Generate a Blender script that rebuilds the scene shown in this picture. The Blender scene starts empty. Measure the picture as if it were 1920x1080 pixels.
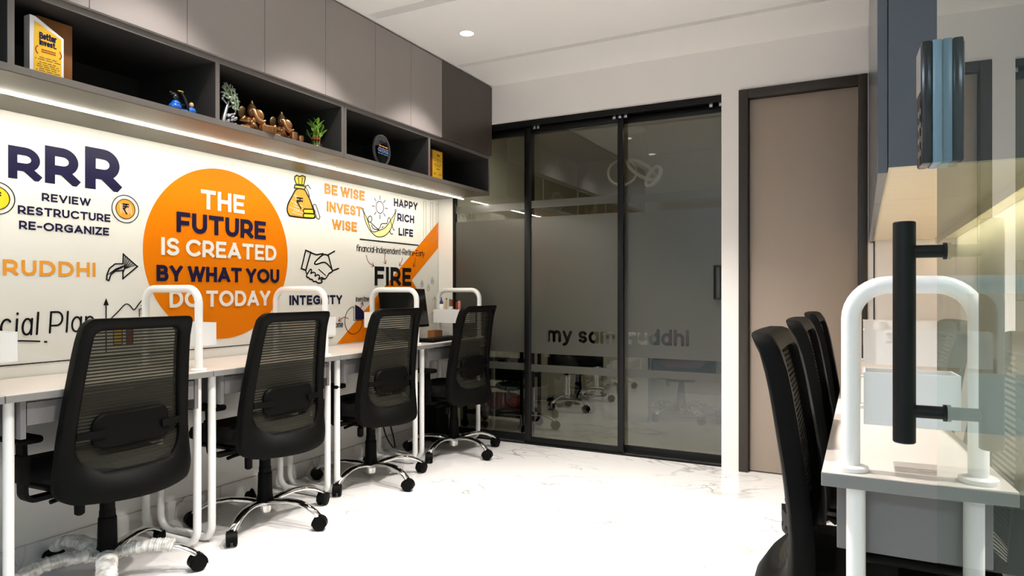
import bpy, bmesh, math, random
from mathutils import Vector, Matrix
R = math.radians
PI = math.pi
random.seed(7)
sc = bpy.context.scene
col = sc.collection

# ------------------------------------------------------------------ camera
CAM_H = 1.10
cd = bpy.data.cameras.new('camera')
cam = bpy.data.objects.new('camera', cd)
col.objects.link(cam)
cam.location = (0, 0, CAM_H)
cam.rotation_euler = (R(90), 0, R(27.6))
cd.sensor_width = 36.0
cd.lens = 1257.0 * 36.0 / 1920.0
cd.shift_y = 7.0 / 1920.0
cd.clip_start = 0.02
sc.camera = cam

# ------------------------------------------------------------------ view and world
sc.view_settings.view_transform = 'Standard'
sc.view_settings.look = 'None'
sc.view_settings.gamma = 1.0
sc.view_settings.use_curve_mapping = False
sc.view_settings.exposure = 1.62
sc.cycles.use_denoising = True
sc.cycles.max_bounces = 10
sc.cycles.diffuse_bounces = 5
sc.cycles.glossy_bounces = 5
sc.cycles.transparent_max_bounces = 24
sc.cycles.sample_clamp_indirect = 6.0
wd = bpy.data.worlds.new('world')
sc.world = wd
wd.use_nodes = True
wd.node_tree.nodes['Background'].inputs[0].default_value = (1.0, 0.95, 0.88, 1)
wd.node_tree.nodes['Background'].inputs[1].default_value = 0.05

# ------------------------------------------------------------------ room dimensions
XL, XR = -2.955, 0.44          # side walls
YB, YG = 4.286, 4.39           # back wall face, glass partition plane
YN = -2.6                      # wall behind the camera
ZC = 2.605                     # ceiling
ZH = 2.333                     # head of the openings in the back wall
ZD = 0.761                     # desk top
CAB_L, CAB_R = -2.404, 0.031   # cabinet fronts
WATT_DOWN = 11.5
WATT_INNER_FILL = 10.0
WATT_WIDE = 90.0
LED_L, LED_R = 45.0, 5.0
PANEL = 7.0

# ------------------------------------------------------------------ materials
def lin(c):
    return tuple(((v / 255.0) / 12.92 if v <= 10 else (((v / 255.0) + 0.055) / 1.055) ** 2.4) for v in c)
def mat(name, color, rough=0.5, metal=0.0, spec=0.5, emit=None, estr=0.0, coat=0.0, alpha=None):
    m = bpy.data.materials.new(name)
    m.use_nodes = True
    b = m.node_tree.nodes['Principled BSDF']
    b.inputs['Base Color'].default_value = (*color, 1)
    b.inputs['Roughness'].default_value = rough
    b.inputs['Metallic'].default_value = metal
    b.inputs['Specular IOR Level'].default_value = spec
    if coat:
        b.inputs['Coat Weight'].default_value = coat
        b.inputs['Coat Roughness'].default_value = 0.08
    if emit:
        b.inputs['Emission Color'].default_value = (*emit, 1)
        b.inputs['Emission Strength'].default_value = estr
    return m
def N(m, t, **kw):
    n = m.node_tree.nodes.new(t)
    for k, v in kw.items():
        setattr(n, k, v)
    return n
def L(m, a, b):
    m.node_tree.links.new(a, b)
def grain(m, scale, c0, c1, stretch=(1, 1, 1), bump=0.0, detail=4):
    """procedural tone variation (and optional bump) on a principled material"""
    b = m.node_tree.nodes['Principled BSDF']
    tc = N(m, 'ShaderNodeTexCoord')
    mp = N(m, 'ShaderNodeMapping')
    mp.inputs['Scale'].default_value = stretch
    nz = N(m, 'ShaderNodeTexNoise')
    nz.inputs['Scale'].default_value = scale
    nz.inputs['Detail'].default_value = detail
    rp = N(m, 'ShaderNodeValToRGB')
    rp.color_ramp.elements[0].position = 0.3
    rp.color_ramp.elements[1].position = 0.7
    rp.color_ramp.elements[0].color = (*c0, 1)
    rp.color_ramp.elements[1].color = (*c1, 1)
    L(m, tc.outputs['Object'], mp.inputs['Vector'])
    L(m, mp.outputs['Vector'], nz.inputs['Vector'])
    L(m, nz.outputs['Fac'], rp.inputs['Fac'])
    L(m, rp.outputs['Color'], b.inputs['Base Color'])
    if bump:
        bp = N(m, 'ShaderNodeBump')
        bp.inputs['Strength'].default_value = bump
        bp.inputs['Distance'].default_value = 0.002
        L(m, nz.outputs['Fac'], bp.inputs['Height'])
        L(m, bp.outputs['Normal'], b.inputs['Normal'])
    return m
def near(c, k):
    return tuple(min(1, v * k) for v in c)

def marble():
    m = mat('white_marble', (0.8, 0.78, 0.76), rough=0.13, spec=0.5)
    b = m.node_tree.nodes['Principled BSDF']
    tc = N(m, 'ShaderNodeTexCoord')
    out = None
    for sc_, wid, dep, seed in ((0.75, 0.008, 0.55, 0.0), (1.9, 0.006, 0.45, 7.3)):
        mp = N(m, 'ShaderNodeMapping')
        mp.inputs['Location'].default_value = (seed, seed * 0.7, 0.3)
        mp.inputs['Rotation'].default_value = (0, 0, R(28))
        mp.inputs['Scale'].default_value = (sc_, sc_ * 1.9, 1)
        nz = N(m, 'ShaderNodeTexNoise')
        nz.inputs['Scale'].default_value = 1.0
        nz.inputs['Detail'].default_value = 6
        nz.inputs['Distortion'].default_value = 0.9
        L(m, tc.outputs['Object'], mp.inputs['Vector'])
        L(m, mp.outputs['Vector'], nz.inputs['Vector'])
        s1 = N(m, 'ShaderNodeMath', operation='SUBTRACT')
        s1.inputs[1].default_value = 0.5
        ab = N(m, 'ShaderNodeMath', operation='ABSOLUTE')
        L(m, nz.outputs['Fac'], s1.inputs[0])
        L(m, s1.outputs[0], ab.inputs[0])
        rp = N(m, 'ShaderNodeValToRGB')
        e = rp.color_ramp.elements
        e[0].position = 0.0
        e[0].color = (dep, dep * 0.97, dep * 0.95, 1)
        e[1].position = wid * 2.2
        e[1].color = (1, 1, 1, 1)
        L(m, ab.outputs[0], rp.inputs['Fac'])
        # veins come and go
        gate = N(m, 'ShaderNodeTexNoise')
        gate.inputs['Scale'].default_value = 1.3 + seed * 0.1
        L(m, tc.outputs['Object'], gate.inputs['Vector'])
        gr = N(m, 'ShaderNodeValToRGB')
        gr.color_ramp.elements[0].position = 0.46
        gr.color_ramp.elements[1].position = 0.62
        L(m, gate.outputs['Fac'], gr.inputs['Fac'])
        mx = N(m, 'ShaderNodeMix', data_type='RGBA')
        mx.inputs['A'].default_value = (1, 1, 1, 1)
        L(m, gr.outputs['Color'], mx.inputs['Factor'])
        L(m, rp.outputs['Color'], mx.inputs['B'])
        if out is None:
            out = mx.outputs['Result']
        else:
            mu = N(m, 'ShaderNodeMix', data_type='RGBA', blend_type='MULTIPLY')
            mu.inputs['Factor'].default_value = 1
            L(m, out, mu.inputs['A'])
            L(m, mx.outputs['Result'], mu.inputs['B'])
            out = mu.outputs['Result']
    cl = N(m, 'ShaderNodeMix', data_type='RGBA', blend_type='MULTIPLY')
    cl.inputs['Factor'].default_value = 1
    cl.inputs['B'].default_value = (0.67, 0.65, 0.63, 1)
    L(m, out, cl.inputs['A'])
    L(m, cl.outputs['Result'], b.inputs['Base Color'])
    return m

def glass(name, tint, ior, rough=0.0):
    """clear pane: tinted see-through with a mirror reflection that grows at grazing angles"""
    m = bpy.data.materials.new(name)
    m.use_nodes = True
    nt = m.node_tree
    nt.nodes.clear()
    o = N(m, 'ShaderNodeOutputMaterial')
    tr = N(m, 'ShaderNodeBsdfTransparent')
    tr.inputs['Color'].default_value = (*tint, 1)
    gl = N(m, 'ShaderNodeBsdfGlossy')
    gl.inputs['Roughness'].default_value = rough
    gl.inputs['Color'].default_value = (0.93, 0.97, 0.95, 1)
    fr = N(m, 'ShaderNodeFresnel')
    fr.inputs['IOR'].default_value = ior
    ge = N(m, 'ShaderNodeNewGeometry')
    iv = N(m, 'ShaderNodeMath', operation='SUBTRACT')
    iv.inputs[0].default_value = 1.0
    mu = N(m, 'ShaderNodeMath', operation='MULTIPLY')
    L(m, ge.outputs['Backfacing'], iv.inputs[1])
    L(m, iv.outputs[0], mu.inputs[0])
    # both faces of the pane reflect: 2F / (1 + F)
    dbl = N(m, 'ShaderNodeMath', operation='MULTIPLY')
    dbl.inputs[1].default_value = 2.0
    one = N(m, 'ShaderNodeMath', operation='ADD')
    one.inputs[1].default_value = 1.0
    div = N(m, 'ShaderNodeMath', operation='DIVIDE')
    L(m, fr.outputs[0], dbl.inputs[0])
    L(m, fr.outputs[0], one.inputs[0])
    L(m, dbl.outputs[0], div.inputs[0])
    L(m, one.outputs[0], div.inputs[1])
    L(m, div.outputs[0], mu.inputs[1])
    mx = N(m, 'ShaderNodeMixShader')
    L(m, mu.outputs[0], mx.inputs[0])
    L(m, tr.outputs[0], mx.inputs[1])
    L(m, gl.outputs[0], mx.inputs[2])
    L(m, mx.outputs[0], o.inputs[0])
    return m

def mesh_fabric():
    """black woven back: dense horizontal cords with open gaps between them"""
    m = mat('black_mesh', (0.008, 0.008, 0.0065), rough=0.7, spec=0.2)
    nt = m.node_tree
    b = nt.nodes['Principled BSDF']
    o = nt.nodes['Material Output']
    tc = N(m, 'ShaderNodeTexCoord')
    sp = N(m, 'ShaderNodeSeparateXYZ')
    L(m, tc.outputs['Object'], sp.inputs[0])
    k = N(m, 'ShaderNodeMath', operation='MULTIPLY')
    k.inputs[1].default_value = 82.0
    L(m, sp.outputs['Z'], k.inputs[0])
    f = N(m, 'ShaderNodeMath', operation='FRACT')
    L(m, k.outputs[0], f.inputs[0])
    g = N(m, 'ShaderNodeMath', operation='GREATER_THAN')
    g.inputs[1].default_value = 0.46
    L(m, f.outputs[0], g.inputs[0])
    tr = N(m, 'ShaderNodeBsdfTransparent')
    tr.inputs['Color'].default_value = (0.34, 0.33, 0.29, 1)
    web = N(m, 'ShaderNodeBsdfDiffuse')
    web.inputs['Color'].default_value = (0.05, 0.047, 0.032, 1)
    gap = N(m, 'ShaderNodeMixShader')
    gap.inputs[0].default_value = 0.46
    L(m, tr.outputs[0], gap.inputs[1])
    L(m, web.outputs[0], gap.inputs[2])
    mx = N(m, 'ShaderNodeMixShader')
    L(m, g.outputs[0], mx.inputs[0])
    L(m, b.outputs[0], mx.inputs[1])
    L(m, gap.outputs[0], mx.inputs[2])
    L(m, mx.outputs[0], o.inputs[0])
    return m

M = {}
M['marble'] = marble()
M['wall'] = grain(mat('cream_wall_paint', (0.78, 0.735, 0.70), 0.6), 3, (0.825, 0.785, 0.75), (0.84, 0.80, 0.765))
M['ceiling'] = grain(mat('white_ceiling_paint', (0.75, 0.72, 0.68), 0.65), 2, (0.875, 0.85, 0.82), (0.89, 0.865, 0.835))
M['mural'] = grain(mat('mural_vinyl', (0.80, 0.785, 0.74), 0.42), 2, (0.79, 0.775, 0.73), (0.815, 0.80, 0.755))
M['orange'] = mat('orange_print', (0.76, 0.195, 0.001), 0.5, spec=0.08)
M['orange_text'] = mat('orange_lettering', (0.82, 0.33, 0.035), 0.42, spec=0.2)
M['yellow'] = mat('yellow_print', (0.88, 0.62, 0.03), 0.42, spec=0.2)
M['pale_yellow'] = mat('pale_yellow_print', (0.87, 0.74, 0.28), 0.42)
M['navy'] = mat('navy_print', (0.008, 0.007, 0.04), 0.42, spec=0.2)
M['ink'] = mat('black_print', (0.004, 0.004, 0.005), 0.42, spec=0.2)
M['grey_ink'] = mat('grey_line_print', (0.25, 0.235, 0.2), 0.5)
M['red_ink'] = mat('red_print', (0.30, 0.02, 0.008), 0.45, spec=0.2)
M['white_text'] = mat('white_lettering', (0.82, 0.80, 0.76), 0.4)
M['laminate'] = grain(mat('grey_laminate', (0.30, 0.265, 0.252), 0.42), 9, (0.297, 0.262, 0.249), (0.304, 0.269, 0.256))
M['laminate_dark'] = grain(mat('dark_laminate_carcass', (0.035, 0.032, 0.03), 0.45), 9, (0.034, 0.031, 0.029), (0.037, 0.034, 0.032))
M['underside'] = grain(mat('satin_grey_underside', (0.095, 0.08, 0.055), 0.4, spec=0.3), 40, (0.092, 0.078, 0.053), (0.10, 0.085, 0.058), (0.1, 1, 1))
M['edge'] = mat('grey_shelf_edging', (0.15, 0.134, 0.12), 0.45)
M['cool_lit_front'] = mat('cool_lit_satin_front', (0.072, 0.083, 0.10), 0.24)  # grey front, bluish cast of the cool light put into its colour
M['laminate_brown'] = grain(mat('dark_taupe_laminate', (0.065, 0.052, 0.042), 0.42), 9, (0.064, 0.051, 0.041), (0.067, 0.054, 0.044))
M['cool_lit_grey'] = grain(mat('cool_lit_grey_laminate', (0.07, 0.081, 0.098), 0.42), 9, (0.068, 0.079, 0.096), (0.072, 0.083, 0.10))  # grey laminate with the cool light's blue painted into the base colour
M['cream'] = grain(mat('cream_laminate', (0.78, 0.66, 0.44), 0.25), 30, (0.765, 0.645, 0.43), (0.795, 0.675, 0.455), (0.1, 1, 1))
M['desk_top'] = grain(mat('pale_desk_laminate', (0.56, 0.51, 0.47), 0.3), 3, (0.53, 0.485, 0.45), (0.58, 0.53, 0.485), (1, 0.3, 1))
M['desk_edge'] = mat('grey_edge_band', (0.20, 0.197, 0.188), 0.45)
M['desk_grey'] = grain(mat('grey_drawer_laminate', (0.15, 0.143, 0.142), 0.4), 9, (0.148, 0.141, 0.14), (0.153, 0.146, 0.145))
M['white_metal'] = mat('white_powder_coat', (0.80, 0.79, 0.77), 0.35)
M['black_metal'] = mat('black_aluminium', (0.0035, 0.0036, 0.0034), 0.4, spec=0.25)
M['black_plastic'] = grain(mat('black_plastic', (0.003, 0.003, 0.0026), 0.5, spec=0.07), 200, (0.0026, 0.0026, 0.0022), (0.0035, 0.0035, 0.003), bump=0.05)
M['black_fabric'] = grain(mat('black_fabric', (0.006, 0.006, 0.0055), 0.9, spec=0.15), 300, (0.0045, 0.0045, 0.004), (0.0075, 0.0075, 0.007), bump=0.3)
M['mesh'] = mesh_fabric()
M['chrome'] = mat('chrome', (0.78, 0.77, 0.75), 0.09, metal=1.0)
M['steel'] = mat('brushed_steel', (0.5, 0.5, 0.5), 0.3, metal=1.0)
M['frame_brown'] = grain(mat('dark_brown_frame', (0.025, 0.018, 0.012), 0.45), 40, (0.020, 0.015, 0.010), (0.032, 0.023, 0.016), (6, 6, 0.3))
M['taupe'] = grain(mat('taupe_door_laminate', (0.33, 0.262, 0.21), 0.45), 14, (0.327, 0.259, 0.208), (0.333, 0.265, 0.213), (1, 1, 0.2))
M['smoke'] = glass('smoked_glass', (0.62, 0.62, 0.55), 1.60)
M['door_glass'] = glass('green_clear_glass', (0.86, 0.93, 0.89), 1.52)
M['led'] = mat('led_diffuser', (1, 1, 1), 0.5, emit=(1.0, 0.93, 0.78), estr=LED_L)
M['led_warm'] = mat('led_diffuser_warm', (1, 1, 1), 0.5, emit=(1.0, 0.86, 0.58), estr=LED_R)
M['lens'] = mat('downlight_lens', (1, 1, 1), 0.5, emit=(1.0, 0.96, 0.92), estr=1.1)
M['ice_blue'] = mat('ice_blue_plastic', (0.16, 0.25, 0.32), 0.3)
M['panel'] = mat('panel_diffuser', (1, 1, 1), 0.5, emit=(0.60, 0.80, 1.0), estr=PANEL)
M['clear'] = glass('clear_glass', (0.93, 0.95, 0.93), 1.5)
M['wrap'] = None
M['bronze'] = mat('bronze', (0.42, 0.21, 0.09), 0.32, metal=0.85)
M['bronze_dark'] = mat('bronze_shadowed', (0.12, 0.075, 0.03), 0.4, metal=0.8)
M['silver'] = mat('silver', (0.62, 0.62, 0.66), 0.28, metal=0.9)
M['leaf_silver'] = mat('silver_green_leaf', (0.33, 0.42, 0.30), 0.3, metal=0.4)
M['leaf'] = mat('bamboo_leaf', (0.16, 0.36, 0.03), 0.45)
M['stem'] = mat('bamboo_stem', (0.26, 0.40, 0.06), 0.45)
M['blue_gloss'] = mat('blue_glaze', (0.01, 0.14, 0.62), 0.2, coat=0.6)
M['gold'] = mat('gold_paint', (0.75, 0.55, 0.12), 0.35, metal=0.5)
M['skin_tan'] = mat('tan_glaze', (0.7, 0.45, 0.25), 0.35)
M['black_gloss'] = mat('black_glaze', (0.01, 0.01, 0.012), 0.18)
M['trophy_white'] = mat('white_acrylic', (0.8, 0.78, 0.8), 0.25)
M['trophy_yellow'] = mat('yellow_plate', (0.86, 0.50, 0.03), 0.35)
M['brown_board'] = grain(mat('brown_wood_board', (0.23, 0.085, 0.02), 0.4), 12, (0.20, 0.072, 0.016), (0.26, 0.1, 0.025), (1, 1, 0.2))
M['red_wood'] = mat('red_wood_frame', (0.17, 0.025, 0.006), 0.35)
M['paper'] = mat('white_board', (0.78, 0.76, 0.76), 0.6)
M['screen'] = mat('monitor_screen', (0.006, 0.006, 0.006), 0.16)
M['red_cloth'] = mat('red_nylon', (0.32, 0.008, 0.012), 0.5)
M['teal_cloth'] = mat('teal_nylon', (0.01, 0.11, 0.10), 0.5)
M['red_card'] = mat('red_card', (0.30, 0.05, 0.02), 0.6)
M['yellow_card'] = mat('yellow_card', (0.45, 0.30, 0.02), 0.6)
M['red_fabric'] = mat('dark_red_fabric', (0.14, 0.018, 0.008), 0.8)
M['beige'] = mat('beige_board', (0.5, 0.42, 0.3), 0.6)
M['blue_cap'] = mat('navy_cap', (0.02, 0.03, 0.12), 0.4)
M['pink'] = mat('pink_plastic', (0.6, 0.2, 0.16), 0.4)
M['wood'] = mat('pencil_wood', (0.6, 0.38, 0.14), 0.5)
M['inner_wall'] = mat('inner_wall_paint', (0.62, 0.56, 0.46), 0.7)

def film_mat():
    """etched film: mostly grey surface, passing a little diffused light"""
    m = mat('frosted_film', (0.066, 0.066, 0.053), 0.27, spec=0.8)
    p = m.node_tree.nodes['Principled BSDF']
    o = m.node_tree.nodes['Material Output']
    tl = N(m, 'ShaderNodeBsdfTranslucent')
    tl.inputs['Color'].default_value = (0.55, 0.55, 0.44, 1)
    mx = N(m, 'ShaderNodeMixShader')
    mx.inputs[0].default_value = 0.22
    L(m, p.outputs[0], mx.inputs[1])
    L(m, tl.outputs[0], mx.inputs[2])
    L(m, mx.outputs[0], o.inputs[0])
    return m
M['film'] = film_mat()
def wrap_mat():
    m = bpy.data.materials.new('clear_plastic_wrap')
    m.use_nodes = True
    m.node_tree.nodes.clear()
    o = N(m, 'ShaderNodeOutputMaterial')
    tr = N(m, 'ShaderNodeBsdfTransparent')
    tr.inputs['Color'].default_value = (0.9, 0.9, 0.88, 1)
    p = N(m, 'ShaderNodeBsdfPrincipled')
    p.inputs['Base Color'].default_value = (0.78, 0.76, 0.72, 1)
    p.inputs['Roughness'].default_value = 0.22
    tc = N(m, 'ShaderNodeTexCoord')
    nz = N(m, 'ShaderNodeTexNoise')
    nz.inputs['Scale'].default_value = 30
    nz.inputs['Detail'].default_value = 1
    L(m, tc.outputs['Object'], nz.inputs['Vector'])
    bp = N(m, 'ShaderNodeBump')
    bp.inputs['Strength'].default_value = 0.4
    bp.inputs['Distance'].default_value = 0.006
    L(m, nz.outputs['Fac'], bp.inputs['Height'])
    L(m, bp.outputs['Normal'], p.inputs['Normal'])
    mr = N(m, 'ShaderNodeMapRange')
    mr.inputs['From Min'].default_value = 0.35
    mr.inputs['From Max'].default_value = 0.65
    mr.inputs['To Min'].default_value = 0.3
    mr.inputs['To Max'].default_value = 0.7
    L(m, nz.outputs['Fac'], mr.inputs['Value'])
    mx = N(m, 'ShaderNodeMixShader')
    L(m, mr.outputs[0], mx.inputs[0])
    L(m, tr.outputs[0], mx.inputs[1])
    L(m, p.outputs[0], mx.inputs[2])
    L(m, mx.outputs[0], o.inputs[0])
    return m
M['wrap'] = wrap_mat()

# ------------------------------------------------------------------ mesh helpers
class MB:
    """collects shapes into one bmesh and links them as ONE object"""
    def __init__(self):
        self.bm = bmesh.new()
    def box(self, a, b, bev=0.0, seg=2, mi=0):
        x0, y0, z0 = (min(a[i], b[i]) for i in range(3))
        x1, y1, z1 = (max(a[i], b[i]) for i in range(3))
        vs = [self.bm.verts.new(p) for p in ((x0, y0, z0), (x1, y0, z0), (x1, y1, z0), (x0, y1, z0), (x0, y0, z1), (x1, y0, z1), (x1, y1, z1), (x0, y1, z1))]
        fs = [self.bm.faces.new([vs[i] for i in q]) for q in ((3, 2, 1, 0), (4, 5, 6, 7), (0, 1, 5, 4), (1, 2, 6, 5), (2, 3, 7, 6), (3, 0, 4, 7))]
        for f in fs:
            f.material_index = mi
        if bev > 0:
            es = list({e for f in fs for e in f.edges})
            bmesh.ops.bevel(self.bm, geom=es, offset=bev, segments=seg, affect='EDGES', profile=0.5)
        return self
    def poly(self, pts, ext, mi=0):
        """flat polygon pts (3D, ccw seen from the ext side) extruded along -ext"""
        e = Vector(ext)
        top = [self.bm.verts.new(Vector(p)) for p in pts]
        bot = [self.bm.verts.new(Vector(p) - e) for p in pts]
        n = len(pts)
        fs = [self.bm.faces.new(top), self.bm.faces.new(bot[::-1])]
        for i in range(n):
            j = (i + 1) % n
            fs.append(self.bm.faces.new((top[j], top[i], bot[i], bot[j])))
        for f in fs:
            f.material_index = mi
        return self
    def sweep(self, path, prof, closed=False, cap=True, up=None, scale=None):
        """sweep a 2D profile (list of (a,b)) along a 3D path"""
        P = [Vector(p) for p in path]
        n = len(P)
        T = []
        for i in range(n):
            if closed:
                t = P[(i + 1) % n] - P[i - 1]
            else:
                t = P[min(i + 1, n - 1)] - P[max(i - 1, 0)]
            T.append(t.normalized())
        if up is None:
            up = Vector((0, 0, 1)) if abs(T[0].z) < 0.9 else Vector((1, 0, 0))
        u = Vector(up)
        u = (u - T[0] * u.dot(T[0])).normalized()
        rings = []
        for i in range(n):
            u = (u - T[i] * u.dot(T[i]))
            u = u.normalized() if u.length > 1e-6 else T[i].orthogonal().normalized()
            v = T[i].cross(u)
            s = scale[i] if scale else 1.0
            rings.append([self.bm.verts.new(P[i] + (u * b + v * a) * s) for a, b in prof])
        m = len(prof)
        for i in range(n if closed else n - 1):
            A, B = rings[i], rings[(i + 1) % n]
            for j in range(m):
                k = (j + 1) % m
                self.bm.faces.new((A[j], B[j], B[k], A[k]))
        if cap and not closed:
            self.bm.faces.new(rings[0])
            self.bm.faces.new(rings[-1][::-1])
        return self
    def tube(self, path, r, seg=14, closed=False, scale=None):
        return self.sweep(path, [(r * math.cos(2 * PI * i / seg), r * math.sin(2 * PI * i / seg)) for i in range(seg)], closed, scale=scale)
    def lathe(self, prof, c=(0, 0, 0), seg=24, axis='z'):
        """prof: list of (r, h) from bottom to top"""
        rings = []
        def pt(r, h, a):
            x, y = r * math.cos(a), r * math.sin(a)
            q = {'z': (x, y, h), 'x': (h, x, y), 'y': (y, h, x)}[axis]
            return (c[0] + q[0], c[1] + q[1], c[2] + q[2])
        for r, h in prof:
            rings.append([self.bm.verts.new(pt(max(r, 1e-5), h, 2 * PI * i / seg)) for i in range(seg)])
        for A, B in zip(rings, rings[1:]):
            for j in range(seg):
                k = (j + 1) % seg
                self.bm.faces.new((A[j], A[k], B[k], B[j]))
        self.bm.faces.new(rings[0][::-1])
        self.bm.faces.new(rings[-1])
        return self
    def ball(self, c, r, seg=14, rot=None):
        rr = r if isinstance(r, (tuple, list)) else (r, r, r)
        mx = Matrix.Translation(c)
        if rot is not None:
            mx = mx @ rot.to_4x4()
        mx = mx @ Matrix.Diagonal((*rr, 1))
        bmesh.ops.create_uvsphere(self.bm, u_segments=seg, v_segments=max(6, seg * 2 // 3), radius=1, matrix=mx)
        return self
    def grid(self, f, nu, nv, flip=False):
        V = [[self.bm.verts.new(f(i / nu, j / nv)) for j in range(nv + 1)] for i in range(nu + 1)]
        for i in range(nu):
            for j in range(nv):
                q = (V[i][j], V[i + 1][j], V[i + 1][j + 1], V[i][j + 1])
                self.bm.faces.new(q[::-1] if flip else q)
        return self
    def xf(self, mx):
        bmesh.ops.transform(self.bm, matrix=mx, verts=self.bm.verts[:])
        return self
    def build(self, name, material, parent=None, smooth=35, loc=None, rot=None):
        me = bpy.data.meshes.new(name)
        self.bm.normal_update()
        self.bm.to_mesh(me)
        self.bm.free()
        for m in (material if isinstance(material, (list, tuple)) else [material]):
            me.materials.append(m)
        if smooth:
            me.shade_smooth()
            me.set_sharp_from_angle(angle=R(smooth))
        o = bpy.data.objects.new(name, me)
        col.objects.link(o)
        if parent is not None:
            o.parent = parent
        if loc is not None:
            o.location = loc
        if rot is not None:
            o.rotation_euler = rot
        return o

def tag(o, label=None, cat=None, group=None, kind=None):
    if label: o['label'] = label
    if cat: o['category'] = cat
    if group: o['group'] = group
    if kind: o['kind'] = kind
    return o
def thing(name, label, cat, loc=(0, 0, 0), rotz=0.0, group=None):
    o = bpy.data.objects.new(name, None)
    col.objects.link(o)
    o.empty_display_size = 0.1
    o.location = loc
    o.rotation_euler = (0, 0, rotz)
    return tag(o, label, cat, group)
def struct(name, mb, m, label=None, cat=None, smooth=35):
    o = mb.build(name, m, smooth=smooth)
    return tag(o, label, cat, kind='structure')
def sroot(name, label, cat, loc=(0, 0, 0), rotz=0.0):
    o = thing(name, label, cat, loc, rotz)
    o['kind'] = 'structure'
    return o
def dup(root, loc, rotz, label, group=None):
    r = root.copy()
    col.objects.link(r)
    r.location = loc
    r.rotation_euler = (0, 0, rotz)
    r['label'] = label
    if group: r['group'] = group
    for ch in list(root.children):
        c = ch.copy()
        col.objects.link(c)
        c.parent = r
        for g in list(ch.children):
            d = g.copy()
            col.objects.link(d)
            d.parent = c
    return r

def arc(cx, cy, rx, ry, a0, a1, n=None):
    n = n or max(3, int(abs(a1 - a0) / 11))
    return [(cx + rx * math.cos(R(a0 + (a1 - a0) * i / n)), cy + ry * math.sin(R(a0 + (a1 - a0) * i / n))) for i in range(n + 1)]
def fillet(pts, r, n=7, closed=False):
    """round the corners of a 3D polyline"""
    P = [Vector(p) for p in pts]
    out = []
    m = len(P)
    for i in range(m):
        if not closed and i in (0, m - 1):
            out.append(P[i].copy())
            continue
        a, b, c = P[i - 1], P[i], P[(i + 1) % m]
        u, v = (a - b), (c - b)
        rr = min(r if not isinstance(r, (list, tuple)) else r[i], u.length * 0.499, v.length * 0.499)
        u.normalize(); v.normalize()
        ang = u.angle(v)
        d = rr
        rad = d * math.tan(ang / 2)
        cen = b + (u + v).normalized() * (rad / math.sin(ang / 2))
        p0, p1 = b + u * d, b + v * d
        e0, e1 = (p0 - cen).normalized(), (p1 - cen).normalized()
        tot = e0.angle(e1)
        for k in range(n + 1):
            t = k / n
            s = (math.sin((1 - t) * tot) * e0 + math.sin(t * tot) * e1) / math.sin(tot)
            out.append(cen + s * rad)
    return out

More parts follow.
